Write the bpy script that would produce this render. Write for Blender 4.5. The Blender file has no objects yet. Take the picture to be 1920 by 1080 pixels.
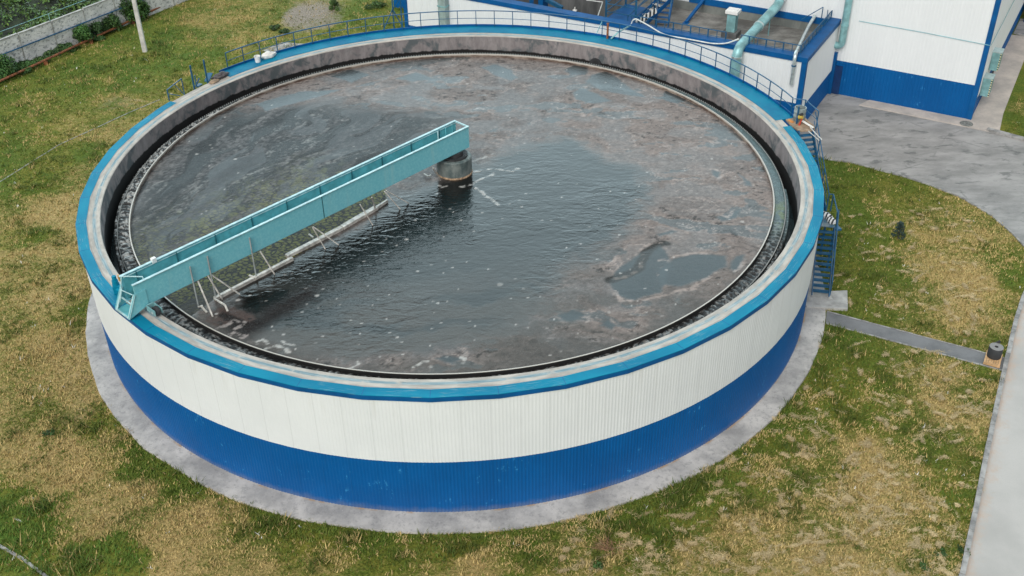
import bpy, math, random
import numpy as np
from mathutils import Vector, Matrix
random.seed(7); rng = np.random.default_rng(7)
sc = bpy.context.scene
col = sc.collection
R = math.radians

# ------------------------------------------------------------------ camera (solved offline from the tank's circles and the wall corners)
S = 18.0
PF, PYAW, PPITCH, PROLL, PD, PH = 2022.011, 0.0584842, 0.6039890, -0.0165979, 2.6819524, 1.7603135
H = 6.105                      # height of the tank rim
_cy, _sy, _cp, _sp = math.cos(PYAW), math.sin(PYAW), math.cos(PPITCH), math.sin(PPITCH)
_fw = np.array([_sy*_cp, _cy*_cp, -_sp]); _rt = np.array([_cy, -_sy, 0.0]); _up = np.cross(_rt, _fw)
_cr, _sr = math.cos(PROLL), math.sin(PROLL)
CR = _cr*_rt + _sr*_up; CU = -_sr*_rt + _cr*_up; CW = _fw
CP = np.array([0, -PD*S, PH*S])
def G(x, y, z=0.0):
    "point of the horizontal plane z that the photo's pixel x, y shows"
    d = ((x-960)/PF)*CR - ((y-540)/PF)*CU + CW
    return CP + d*((z-CP[2])/d[2])
def GL(pts, z=0.0): return [tuple(G(x, y, z)[:2]) for x, y in pts]
def V(x, y, P0, n):
    d = ((x-960)/PF)*CR - ((y-540)/PF)*CU + CW
    n = np.array([n[0], n[1], 0.0]); P0 = np.array([P0[0], P0[1], 0.0])
    return CP + d*(((P0-CP)@n)/(d@n))
cam = bpy.data.cameras.new('camera'); cam.sensor_width = 36; cam.lens = PF/1920*36; cam.clip_end = 3000; cam.clip_start = 0.5
co = bpy.data.objects.new('camera', cam); col.objects.link(co)
M = Matrix([[CR[i], CU[i], -CW[i], CP[i]] for i in range(3)] + [[0, 0, 0, 1]]); co.matrix_world = M
sc.camera = co

# ------------------------------------------------------------------ light
SUN_EL, SUN_AZ = R(40), R(208)     # azimuth clockwise from +y
w = bpy.data.worlds.new('World'); sc.world = w; w.use_nodes = True
nt = w.node_tree; bg = nt.nodes['Background']
sky = nt.nodes.new('ShaderNodeTexSky'); sky.sky_type = 'NISHITA'; sky.sun_disc = False
sky.sun_elevation = SUN_EL; sky.sun_rotation = SUN_AZ; sky.air_density = 1.0; sky.dust_density = 4.0; sky.ozone_density = 1.0
hs = nt.nodes.new('ShaderNodeHueSaturation'); hs.inputs['Saturation'].default_value = 0.42
nt.links.new(sky.outputs[0], hs.inputs['Color']); 
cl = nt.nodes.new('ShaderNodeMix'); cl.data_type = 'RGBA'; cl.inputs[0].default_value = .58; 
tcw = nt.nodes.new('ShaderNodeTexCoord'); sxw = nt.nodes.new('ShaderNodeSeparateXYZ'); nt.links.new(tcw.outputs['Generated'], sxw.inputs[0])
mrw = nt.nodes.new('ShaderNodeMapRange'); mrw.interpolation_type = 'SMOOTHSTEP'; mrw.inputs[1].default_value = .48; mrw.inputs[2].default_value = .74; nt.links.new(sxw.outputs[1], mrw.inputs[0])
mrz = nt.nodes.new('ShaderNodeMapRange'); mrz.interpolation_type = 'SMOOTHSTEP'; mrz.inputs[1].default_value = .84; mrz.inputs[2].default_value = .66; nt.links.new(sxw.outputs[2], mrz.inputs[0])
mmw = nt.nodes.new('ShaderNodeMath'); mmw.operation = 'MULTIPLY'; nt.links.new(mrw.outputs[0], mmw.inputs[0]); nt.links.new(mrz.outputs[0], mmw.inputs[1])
ccw = nt.nodes.new('ShaderNodeMix'); ccw.data_type = 'RGBA'; nt.links.new(mmw.outputs[0], ccw.inputs[0]); ccw.inputs[6].default_value = (4.6, 4.8, 4.9, 1); ccw.inputs[7].default_value = (30.0, 39.0, 42.0, 1)   # cloud cover, plus a bright patch added ahead for the water to reflect
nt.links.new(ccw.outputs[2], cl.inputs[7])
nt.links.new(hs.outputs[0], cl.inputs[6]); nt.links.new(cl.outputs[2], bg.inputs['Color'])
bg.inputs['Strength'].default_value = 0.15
sl = bpy.data.lights.new('sun', 'SUN'); sl.energy = 2.0; sl.angle = R(30); sl.color = (1, .955, .90)
so = bpy.data.objects.new('sun', sl); col.objects.link(so)
sd = Vector((math.sin(SUN_AZ)*math.cos(SUN_EL), math.cos(SUN_AZ)*math.cos(SUN_EL), math.sin(SUN_EL)))
so.rotation_euler = sd.to_track_quat('Z', 'Y').to_euler()
so.location = (0, 0, 80)
sc.view_settings.view_transform = 'Standard'; sc.view_settings.look = 'None'; sc.view_settings.exposure = -0.12; sc.view_settings.gamma = 1
sc.render.engine = 'CYCLES'
sc.cycles.max_bounces = 6; sc.cycles.use_denoising = True

# ------------------------------------------------------------------ numpy noise
def _h(ix, iy, s):
    n = np.sin(ix*127.1 + iy*311.7 + s*74.7)*43758.5453
    return n - np.floor(n)
def vn(x, y, s=0):
    ix, iy = np.floor(x), np.floor(y); fx, fy = x-ix, y-iy
    fx = fx*fx*(3-2*fx); fy = fy*fy*(3-2*fy)
    a, b, c, d = _h(ix, iy, s), _h(ix+1, iy, s), _h(ix, iy+1, s), _h(ix+1, iy+1, s)
    return (a+(b-a)*fx) + ((c+(d-c)*fx) - (a+(b-a)*fx))*fy
def fbm(x, y, o=4, s=0, g=.5):
    t = 0; a = 1; n = 0
    for k in range(o):
        t = t + a*vn(x, y, s+k*3); n += a; a *= g; x, y = x*2.03+17.3, y*2.03-9.1
    return t/n
def ss(a, b, x):
    t = np.clip((x-a)/(b-a), 0, 1); return t*t*(3-2*t)
def sdf_poly(px, py, poly):
    "signed distance, negative inside"
    P = np.array(poly, float); d = np.full(px.shape, 1e9); s = np.ones(px.shape)
    for i in range(len(P)):
        a, b = P[i], P[i-1]
        ex, ey = b-a; wx, wy = px-a[0], py-a[1]
        t = np.clip((wx*ex+wy*ey)/(ex*ex+ey*ey+1e-12), 0, 1)
        d = np.minimum(d, (wx-ex*t)**2+(wy-ey*t)**2)
        c1, c2, c3 = py >= a[1], py < b[1], ex*wy > ey*wx
        fl = (c1 & c2 & c3) | (~c1 & ~c2 & ~c3)
        s = np.where(fl, -s, s)
    return s*np.sqrt(d)
def d_line(px, py, pl):
    P = np.array(pl, float); d = np.full(px.shape, 1e9)
    for i in range(len(P)-1):
        a, b = P[i], P[i+1]; ex, ey = b-a; wx, wy = px-a[0], py-a[1]
        t = np.clip((wx*ex+wy*ey)/(ex*ex+ey*ey+1e-12), 0, 1)
        d = np.minimum(d, (wx-ex*t)**2+(wy-ey*t)**2)
    return np.sqrt(d)

# ------------------------------------------------------------------ materials
class MT:
    def __init__(s, name, rough=.6, metal=0.0, spec=.5):
        s.m = bpy.data.materials.new(name); s.m.use_nodes = True; s.t = s.m.node_tree
        s.b = s.t.nodes['Principled BSDF']; s.set('Roughness', rough); s.set('Metallic', metal); s.set('Specular IOR Level', spec)
        s._tc = None
    def n(s, t, **kw):
        x = s.t.nodes.new(t)
        for k, v in kw.items(): setattr(x, k, v)
        return x
    def lk(s, a, b): s.t.links.new(a, b)
    def set(s, k, v):
        if hasattr(v, 'links'): s.lk(v, s.b.inputs[k])
        elif isinstance(v, (tuple, list)): s.b.inputs[k].default_value = (*v[:3], 1)
        else: s.b.inputs[k].default_value = v
    def obj(s):
        if s._tc is None: s._tc = s.n('ShaderNodeTexCoord')
        return s._tc.outputs['Object']
    def mp(s, vec, scale=(1, 1, 1), rot=0.0):
        x = s.n('ShaderNodeMapping'); s.lk(vec, x.inputs[0]); x.inputs['Scale'].default_value = scale; x.inputs['Rotation'].default_value = (0, 0, rot); return x.outputs[0]
    def noise(s, scale, detail=4, rough=.55, vec=None, dist=0.0):
        x = s.n('ShaderNodeTexNoise'); s.lk(vec or s.obj(), x.inputs['Vector'])
        x.inputs['Scale'].default_value = scale; x.inputs['Detail'].default_value = detail; x.inputs['Roughness'].default_value = rough; x.inputs['Distortion'].default_value = dist
        return x.outputs['Fac']
    def vor(s, scale, feat='F1', vec=None, rnd=1.0):
        x = s.n('ShaderNodeTexVoronoi', feature=feat); s.lk(vec or s.obj(), x.inputs['Vector']); x.inputs['Scale'].default_value = scale; x.inputs['Randomness'].default_value = rnd
        return x.outputs['Distance']
    def math(s, op, a, b=0.0, c=None, clamp=False):
        x = s.n('ShaderNodeMath', operation=op, use_clamp=clamp)
        for i, v in enumerate((a, b) if c is None else (a, b, c)):
            if hasattr(v, 'links'): s.lk(v, x.inputs[i])
            else: x.inputs[i].default_value = v
        return x.outputs[0]
    def step(s, v, a, b):
        x = s.n('ShaderNodeMapRange', interpolation_type='SMOOTHSTEP'); s.lk(v, x.inputs[0]); x.inputs[1].default_value = a; x.inputs[2].default_value = b; return x.outputs[0]
    def mix(s, f, a, b, mode='MIX'):
        x = s.n('ShaderNodeMix', data_type='RGBA', blend_type=mode)
        for i, v in ((0, f), (6, a), (7, b)):
            if hasattr(v, 'links'): s.lk(v, x.inputs[i])
            elif isinstance(v, (tuple, list)): x.inputs[i].default_value = (*v[:3], 1)
            else: x.inputs[i].default_value = v
        return x.outputs[2]
    def attr(s, name='col'):
        x = s.n('ShaderNodeAttribute'); x.attribute_name = name; return x
    def bump(s, h, st=.3, dist=.05):
        x = s.n('ShaderNodeBump'); s.lk(h, x.inputs['Height'])
        if hasattr(st, 'links'): s.lk(st, x.inputs['Strength'])
        else: x.inputs['Strength'].default_value = st
        x.inputs['Distance'].default_value = dist; s.lk(x.outputs[0], s.b.inputs['Normal'])
    def cyl(s, r0, kz=1.0):
        "coordinates on a cylinder: arc length at r0, height*kz, radius"
        sp = s.n('ShaderNodeSeparateXYZ'); s.lk(s.obj(), sp.inputs[0])
        a = s.math('MULTIPLY', s.math('ARCTAN2', sp.outputs[1], sp.outputs[0]), r0)
        r = s.math('SQRT', s.math('ADD', s.math('MULTIPLY', sp.outputs[0], sp.outputs[0]), s.math('MULTIPLY', sp.outputs[1], sp.outputs[1])))
        cb = s.n('ShaderNodeCombineXYZ'); s.lk(a, cb.inputs[0]); s.lk(s.math('MULTIPLY', sp.outputs[2], kz), cb.inputs[1]); s.lk(r, cb.inputs[2])
        return cb.outputs[0], r, sp.outputs[2]

def plain(name, c, rough=.5, metal=0.0, var=.12, scale=3.0, c2=None, spec=.5, bump=0.0):
    m = MT(name, rough, metal, spec)
    n1 = m.noise(scale, 5, .6)
    d = c2 or tuple(v*(1-var*2.2) for v in c); l = tuple(min(1, v*(1+var)) for v in c)
    m.set('Base Color', m.mix(m.step(n1, .3, .72), d, l))
    if bump: m.bump(m.noise(scale*12, 4), bump, .01)
    return m.m
MAT = {}
MAT['steel_blue'] = plain('blue_painted_steel', (.006, .092, .20), .5, var=.15, scale=2.5)
MAT['steel_teal'] = plain('teal_galvanised_steel', (.16, .38, .42), .4, .25, var=.14, scale=2.0)
MAT['duct'] = plain('galvanised_duct', (.26, .50, .52), .42, .25, var=.16, scale=1.5)
MAT['silver'] = plain('bright_zinc', (.62, .70, .70), .3, .6, var=.12, scale=4)
MAT['white_trim'] = plain('white_paint', (.78, .79, .77), .5, var=.05)
MAT['blue_trim'] = plain('blue_flashing', (.001, .088, .27), .5, var=.1, spec=.25, scale=1.2)
MAT['dark'] = plain('dark_rubber', (.035, .037, .04), .7, var=.2)
MAT['rust'] = plain('rusty_steel', (.30, .105, .04), .8, var=.3, scale=5, c2=(.11, .04, .02))
MAT['wood'] = plain('pale_pine', (.60, .38, .19), .75, var=.14, scale=6)
MAT['grey_conc'] = plain('grey_concrete', (.43, .43, .41), .9, var=.16, scale=1.6, bump=.3)
MAT['kerbstone'] = plain('weathered_kerb', (.33, .33, .32), .9, var=.22, scale=2.2, bump=.3)
MAT['yellow'] = plain('yellow_plastic', (.62, .45, .08), .5)
MAT['red'] = plain('red_plastic', (.5, .06, .03), .5)
MAT['orange'] = plain('orange_plywood', (.34, .25, .17), .8, var=.2)
MAT['bag'] = plain('white_sack', (.80, .79, .75), .7, var=.08, scale=5, bump=.3)
MAT['strut'] = plain('zinc_strut', (.62, .60, .55), .55, .1, var=.2, scale=4)
MAT['cable'] = plain('white_cable', (.72, .76, .74), .5)

def sheet_mat(name, c, dirt, scuff=None):
    m = MT(name, .45, 0, .25)
    n1 = m.noise(.35, 5, .6); v = m.mp(m.obj(), (1.5, 1.5, .12)); n2 = m.noise(1.6, 4, .6, v)
    k = m.mix(m.step(m.math('ADD', m.math('MULTIPLY', n1, .5), m.math('MULTIPLY', n2, .5)), .38, .68), dirt, c)
    if scuff:
        n3 = m.noise(1.1, 2); n4 = m.noise(7, 4, .7, m.mp(m.obj(), (1, 1, .5)))
        k = m.mix(m.math('MULTIPLY', m.step(n3, .56, .66), m.step(n4, .58, .66)), k, scuff)
    m.set('Base Color', k)
    return m.m
MAT['white_sheet'] = sheet_mat('white_corrugated_sheet', (.735, .77, .78), (.70, .735, .745))
def tank_sheet(name, c, dirt, stain, z_top, z_bot, scuff=None):
    m = MT(name, .45, 0, .25); cv, rr, zz = m.cyl(18.0)
    n1 = m.noise(.4, 5, .6); st = m.noise(1.0, 5, .65, m.mp(cv, (2.6, .16, 1))); n3 = m.noise(2.0, 4, .7)
    k = m.mix(m.step(n1, .35, .68), dirt, c)
    top = m.step(zz, z_top-1.5, z_top); k = m.mix(m.math('MULTIPLY', m.math('MULTIPLY', m.step(st, .52, .70), top), .45), k, stain)
    bot = m.step(m.math('ADD', zz, m.math('MULTIPLY', n3, .5)), z_bot+.65, z_bot+.2); k = m.mix(m.math('MULTIPLY', bot, .28), k, (.30, .27, .22))
    spx = m.n('ShaderNodeSeparateXYZ'); m.lk(cv, spx.inputs[0]); fr = m.math('FRACT', m.math('DIVIDE', m.math('ADD', spx.outputs[0], 100.0), 1.117)); k = m.mix(m.math('MULTIPLY', m.math('LESS_THAN', fr, .03), .22), k, tuple(v*.45 for v in c))
    if scuff:
        n4 = m.noise(7, 4, .7, m.mp(m.obj(), (1, 1, .5))); k = m.mix(m.math('MULTIPLY', m.step(m.noise(1.1, 2), .56, .66), m.step(n4, .58, .66)), k, scuff)
    m.set('Base Color', k); return m.m
MAT['tank_white'] = tank_sheet('white_tank_sheet', (.735, .775, .80), (.70, .74, .765), (.56, .57, .55), 6.0, -5)
MAT['tank_blue'] = tank_sheet('blue_tank_sheet', (.0, .102, .335), (.0, .088, .295), (.0, .075, .25), 2.8, .06, (.04, .26, .55))
MAT['blue_sheet'] = sheet_mat('blue_corrugated_sheet', (.0, .100, .315), (.0, .084, .275), (.04, .26, .55))

# cap: bright blue, scratched to beige along arcs
m = MT('bright_blue_cap_paint', .65, 0, .15)
cv, rr, zz = m.cyl(17.8)
n1 = m.noise(1.0, 4, .6, m.mp(cv, (.35, 1, 1))); n2 = m.noise(8.5, 5, .7, m.mp(cv, (.14, 1, 3.2)))
base = m.mix(m.step(n1, .35, .7), (.0, .17, .29), (.002, .23, .355))
scr = m.math('MULTIPLY', m.step(n2, .54, .62), m.step(m.noise(.6, 3, .6, cv), .42, .58))
m.set('Base Color', m.mix(m.math('MULTIPLY', scr, .6), base, (.24, .36, .38)))
MAT['cap'] = m.m
m = MT('walkway_blue_paint', .65, 0, .15)
n1 = m.noise(.8, 5, .65)
m.set('Base Color', m.mix(m.step(n1, .3, .7), (.0, .135, .26), (.001, .20, .32)))
MAT['walk'] = m.m
# concrete rim with the worn wheel track
m = MT('worn_rim_concrete', .85)
cv, rr, zz = m.cyl(17.3)
n1 = m.noise(2.2, 5, .65, m.mp(cv, (.5, 1, 1.5))); n2 = m.noise(6, 5, .7, m.mp(cv, (.16, 1, 4))); n3 = m.noise(1.6, 4, .7, cv)
base = m.mix(m.step(n1, .3, .72), (.32, .30, .27), (.52, .485, .43))
trk = m.math('SUBTRACT', 1.0, m.step(m.math('ABSOLUTE', m.math('SUBTRACT', m.math('ADD', rr, m.math('MULTIPLY', m.math('SUBTRACT', n2, .5), .10)), 17.27)), .035, .115))
base = m.mix(m.math('MULTIPLY', trk, m.step(n3, .28, .52)), base, m.mix(m.step(n2, .4, .65), (.14, .23, .27), (.36, .45, .47)))
edge = m.math('SUBTRACT', 1.0, m.step(m.math('ABSOLUTE', m.math('SUBTRACT', rr, 17.56)), .0, .05))
base = m.mix(m.math('MULTIPLY', edge, .4), base, (.16, .14, .12))
m.set('Base Color', base); m.bump(n2, .3, .02); MAT['rim'] = m.m
# inner wall: blotchy dark slime with vertical streaks
m = MT('slimy_inner_wall', .7)
cv, rr, zz = m.cyl(17.0, 1.0)
n1 = m.noise(1.5, 5, .62, m.mp(cv, (.75, .55, 1)), .5); n2 = m.noise(2.4, 4, .7, m.mp(cv, (1.0, .35, 1))); n3 = m.noise(.16, 2, .5, cv)
base = m.mix(m.step(n2, .3, .7), (.185, .168, .17), (.285, .262, .26))
base = m.mix(m.math('MULTIPLY', m.step(m.math('ADD', n1, m.math('MULTIPLY', m.math('SUBTRACT', n3, .5), .35)), .47, .62), .85), base, (.07, .092, .10))
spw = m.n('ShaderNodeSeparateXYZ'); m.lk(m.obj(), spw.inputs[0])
cth = m.math('ADD', m.math('MULTIPLY', spw.outputs[0], -.966*.12/17), m.math('MULTIPLY', spw.outputs[1], .259*.12/17))   # channel shade and wet wall foot painted black; line higher on the left
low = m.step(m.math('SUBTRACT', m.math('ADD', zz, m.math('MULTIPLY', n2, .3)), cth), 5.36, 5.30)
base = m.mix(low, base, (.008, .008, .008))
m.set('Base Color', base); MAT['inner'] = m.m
# apron concrete
m = MT('apron_concrete', .9)
n1 = m.noise(.5, 5, .65); n2 = m.noise(5, 6, .75); n3 = m.noise(14, 5, .7); n4 = m.noise(.17, 2)
base = m.mix(m.step(n1, .32, .68), (.29, .285, .275), (.56, .54, .505))
base = m.mix(m.math('MULTIPLY', m.step(n2, .50, .64), .5), base, (.21, .21, .205))
base = m.mix(m.math('MULTIPLY', m.step(n3, .58, .72), .45), base, (.68, .68, .66))
cv, rr, zz = m.cyl(18.2)
base = m.mix(m.math('MULTIPLY', m.step(m.math('ADD', rr, m.math('MULTIPLY', n2, .16)), 18.20, 18.10), m.step(m.noise(.7, 4, .7), .48, .62)), base, (.38, .27, .18))
m.set('Base Color', base); m.bump(n3, .35, .02); MAT['apron'] = m.m
# yard asphalt
m = MT('stained_yard', .85)
v1 = m.mp(m.obj(), (.5, 1.1, 1), R(18)); n1 = m.noise(.55, 6, .68, v1); n2 = m.noise(1.4, 5, .7, v1, .6); n3 = m.noise(8, 5, .7)
base = m.mix(m.step(n1, .3, .7), (.205, .207, .20), (.375, .37, .36))
base = m.mix(m.math('MULTIPLY', m.step(n2, .53, .66), .65), base, (.085, .096, .094))
base = m.mix(m.math('MULTIPLY', m.step(n3, .52, .7), .4), base, (.34, .335, .325))
cr = m.vor(.16, 'DISTANCE_TO_EDGE', m.mp(m.obj(), (1, 1, 1), .4)); cr = m.step(m.math('ADD', cr, m.math('MULTIPLY', m.math('SUBTRACT', n2, .5), .05)), .012, .004)
base = m.mix(m.math('MULTIPLY', m.math('MULTIPLY', cr, m.step(n1, .45, .6)), .35), base, (.08, .09, .09))
m.set('Base Color', base); m.bump(n3, .25, .02); MAT['yard'] = m.m
# road: pale grey with sandy verge (distance to the kerb line comes as an attribute)
m = MT('pale_road', .85)
n1 = m.noise(.25, 4, .6); n2 = m.noise(26, 4, .75); a = m.attr('col')
base = m.mix(m.step(n1, .3, .7), (.37, .36, .34), (.47, .455, .43))
base = m.mix(m.math('MULTIPLY', m.step(n2, .5, .7), .35), base, (.29, .30, .295))
n4 = m.noise(1.6, 6, .75)
base = m.mix(m.math('MULTIPLY', m.step(m.math('ADD', a.outputs['Fac'], m.math('MULTIPLY', m.math('SUBTRACT', n4, .5), 2.2)), .45, 1.15), .75), base, (.47, .36, .28))
m.set('Base Color', base); m.bump(n2, .25, .01); MAT['road'] = m.m
m = MT('path_asphalt', .88)
n1 = m.noise(.9, 5, .6); n2 = m.noise(24, 4, .75)
base = m.mix(m.step(n1, .3, .7), (.12, .125, .13), (.185, .19, .195)); base = m.mix(m.math('MULTIPLY', m.step(n2, .5, .7), .4), base, (.25, .25, .25))
m.set('Base Color', base); m.bump(n2, .3, .01); MAT['path'] = m.m
m = MT('pinkish_apron_concrete', .9)
n1 = m.noise(.6, 5, .65); n2 = m.noise(7, 5, .7)
base = m.mix(m.step(n1, .3, .7), (.37, .34, .31), (.56, .50, .44)); base = m.mix(m.math('MULTIPLY', m.step(n2, .52, .7), .4), base, (.28, .28, .27))
m.set('Base Color', base); MAT['pink'] = m.m
# roof deck of the annex
m = MT('weathered_roof_deck', .85)
n1 = m.noise(.45, 6, .7, m.mp(m.obj(), (1, 1.6, 1), R(30))); n2 = m.noise(2.4, 5, .7)
base = m.mix(m.step(n1, .35, .66), (.10, .097, .088), (.27, .265, .245)); base = m.mix(m.math('MULTIPLY', m.step(n2, .55, .7), .5), base, (.085, .08, .072))
m.set('Base Color', base); MAT['deck'] = m.m
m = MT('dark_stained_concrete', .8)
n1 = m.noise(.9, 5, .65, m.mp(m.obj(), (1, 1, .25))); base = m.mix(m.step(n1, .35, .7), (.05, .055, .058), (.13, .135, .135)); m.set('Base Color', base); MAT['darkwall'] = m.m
m = MT('grey_green_plaster', .85)
n1 = m.noise(.9, 5, .65, m.mp(m.obj(), (1, 1, .4))); base = m.mix(m.step(n1, .35, .7), (.115, .13, .125), (.21, .225, .21)); m.set('Base Color', base); MAT['plaster'] = m.m
# bridge paint
m = MT('teal_mottled_paint', .5)
n1 = m.noise(9, 5, .75); n2 = m.noise(.6, 3); n3 = m.noise(1.6, 4, .6, m.mp(m.obj(), (1, 1, .12)))
base = m.mix(m.step(n1, .38, .66), (.165, .515, .60), (.25, .605, .665)); base = m.mix(m.math('MULTIPLY', m.step(n2, .4, .7), .35), base, (.16, .54, .61))
base = m.mix(m.math('MULTIPLY', m.step(n3, .56, .72), .35), base, (.34, .58, .58))
m.set('Base Color', base); MAT['bridge'] = m.m
MAT['bridge_in'] = plain('teal_inner_paint', (.13, .47, .52), .5, var=.12, scale=2)
MAT['stiff'] = plain('dark_teal_stiffener', (.03, .15, .18), .5)
MAT['flange'] = plain('pale_teal_flange', (.42, .63, .66), .45, var=.12, scale=4)
m = MT('weathered_drum', .6)
n1 = m.noise(2.2, 5, .65, m.mp(m.obj(), (1, 1, .6))); n2 = m.noise(6, 5, .7)
base = m.mix(m.step(n1, .35, .68), (.07, .10, .10), (.19, .22, .21)); base = m.mix(m.math('MULTIPLY', m.step(n2, .6, .72), .5), base, (.34, .36, .35)); m.set('Base Color', base); MAT['drum'] = m.m
# fence
m = MT('whitewashed_fence_panel', .9)
n1 = m.noise(1.0, 5, .7, m.mp(m.obj(), (1, 1, 1.6))); n2 = m.noise(3.2, 5, .75, m.mp(m.obj(), (1, 1, 1.8)))
base = m.mix(m.step(n1, .3, .65), (.56, .575, .575), (.80, .80, .79)); base = m.mix(m.math('MULTIPLY', m.step(n2, .52, .60), .75), base, (.17, .19, .20)); m.set('Base Color', base); MAT['fence'] = m.m
# leaves: colour from attribute
def leaf_mat(name, rough=.6):
    m = MT(name, rough, 0, .3); a = m.attr('col'); m.set('Base Color', a.outputs['Color'])
    return m.m
MAT['leaf'] = leaf_mat('leaf_green'); MAT['blade'] = leaf_mat('grass_blade', .75)
# sludge foam lumps
m = MT('wet_scum_foam', .3, 0, .5)
a = m.attr('col'); n2 = m.noise(11, 5, .7)
m.set('Base Color', m.mix(m.math('MULTIPLY', m.step(n2, .5, .62), .75), m.mix(.0, a.outputs['Color'], (0, 0, 0)), m.mix(.8, (.0, .0, .0), a.outputs['Color'], 'MIX'), 'ADD'))
m.bump(m.noise(16, 5, .65), .9, .04); MAT['foam'] = m.m
# water in the basin: colour and film mask as attributes
m = MT('murky_sewage_water', .1, 0, .5); m.set('IOR', 1.36)
a = m.attr('col'); b = m.attr('msk')
spb = m.n('ShaderNodeSeparateColor'); m.lk(b.outputs['Color'], spb.inputs[0])
film, olive, rip = spb.outputs[0], spb.outputs[1], spb.outputs[2]
nA = m.noise(7, 6, .75); nB = m.noise(22, 4, .7)
colr = m.mix(m.math('MULTIPLY', film, m.math('MULTIPLY', m.step(nA, .45, .72), .45)), a.outputs['Color'], m.mix(1.0, a.outputs['Color'], (.35, .36, .38), 'MULTIPLY'))
colr = m.mix(m.math('MULTIPLY', film, m.math('MULTIPLY', m.step(nB, .56, .70), .35)), colr, (.30, .29, .27))
wv = m.n('ShaderNodeTexNoise'); m.lk(m.obj(), wv.inputs['Vector']); wv.inputs['Scale'].default_value = 1.4; wv.inputs['Detail'].default_value = 2
wp = m.n('ShaderNodeMix', data_type='VECTOR'); wp.inputs[0].default_value = .16; m.lk(m.obj(), wp.inputs[4]); m.lk(wv.outputs['Color'], wp.inputs[5])
vv = m.mp(wp.outputs[1], (1.0, 1.5, 1), R(-43))
ve = m.vor(3.9, 'DISTANCE_TO_EDGE', vv); vf = m.n('ShaderNodeTexVoronoi'); m.lk(vv, vf.inputs['Vector']); vf.inputs['Scale'].default_value = 3.9
cell = m.mix(m.step(nA, .4, .65), (.085, .08, .035), (.17, .175, .035)); cell = m.mix(m.step(m.math('ADD', ve, m.math('MULTIPLY', m.math('SUBTRACT', nA, .5), .28)), .17, .06), cell, (.010, .010, .009))
cell = m.mix(m.math('MULTIPLY', m.step(nB, .55, .7), .6), cell, (.05, .048, .035))
colr = m.mix(olive, colr, cell); m.set('Base Color', colr)
m.set('Specular IOR Level', m.math('SUBTRACT', .5, m.math('MULTIPLY', film, .44))); m.set('Roughness', m.math('ADD', .05, m.math('MULTIPLY', film, m.math('ADD', .16, m.math('MULTIPLY', nA, .14)))))
w1 = m.noise(1.9, 2, .5, m.mp(m.obj(), (.6, 1.3, 1), R(-12)), .7); w2 = m.noise(4.6, 3, .6, m.mp(m.obj(), (.75, 1.2, 1), R(25)), .4)
wave = m.math('ADD', w1, m.math('MULTIPLY', w2, .5))
hgt = m.math('ADD', m.math('MULTIPLY', m.math('MULTIPLY', wave, rip), 1.0), m.math('MULTIPLY', m.math('MULTIPLY', film, nA), .8))
m.bump(hgt, .8, .034); MAT['water'] = m.m
m = MT('launder_water', .07, 0, .5); m.set('Base Color', m.mix(m.step(m.noise(1.2, 4), .35, .7), (.012, .022, .025), (.03, .05, .055))); m.bump(m.noise(2.5, 3), .12, .05); MAT['lwater'] = m.m
# ground: dryness map as attribute, broken up by noise
m = MT('mown_grass_ground', .95, 0, .2)
a = m.attr('msk'); sp3 = m.n('ShaderNodeSeparateColor'); m.lk(a.outputs['Color'], sp3.inputs[0])
dry, bare, lush = sp3.outputs
n1 = m.noise(.33, 6, .68); n2 = m.noise(1.6, 6, .7, m.mp(m.obj(), (1, 1.7, 1), R(-15))); n3 = m.noise(9, 5, .75); n4 = m.noise(28, 3, .7)
k = m.math('ADD', m.math('MULTIPLY', n1, .35), m.math('ADD', m.math('MULTIPLY', n2, .40), m.math('MULTIPLY', n3, .25)))
df = m.step(m.math('ADD', k, m.math('MULTIPLY', m.math('SUBTRACT', dry, .5), .42)), .43, .68)
green = m.mix(m.step(n3, .35, .65), (.052, .080, .009), (.140, .185, .022)); green = m.mix(m.math('MULTIPLY', lush, .8), green, m.mix(m.step(n3, .35, .65), (.040, .092, .013), (.115, .215, .036)))
green = m.mix(m.math('MULTIPLY', m.step(n1, .4, .65), .55), green, m.mix(m.step(n3, .3, .7), (.17, .15, .022), (.33, .28, .052)))
tan = m.mix(m.step(n3, .33, .66), (.26, .185, .070), (.52, .385, .165)); tan = m.mix(m.math('MULTIPLY', m.step(n4, .58, .72), .5), tan, (.56, .45, .26))
gcol = m.mix(df, green, tan)
bc = m.mix(m.step(n3, .35, .7), (.17, .145, .115), (.42, .37, .31))
gcol = m.mix(m.step(m.math('ADD', m.math('MULTIPLY', n2, .5), bare), .62, .95), gcol, bc)
m.set('Base Color', gcol); m.bump(m.math('ADD', n3, m.math('MULTIPLY', n4, .4)), .8, .08); MAT['ground'] = m.m

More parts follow.
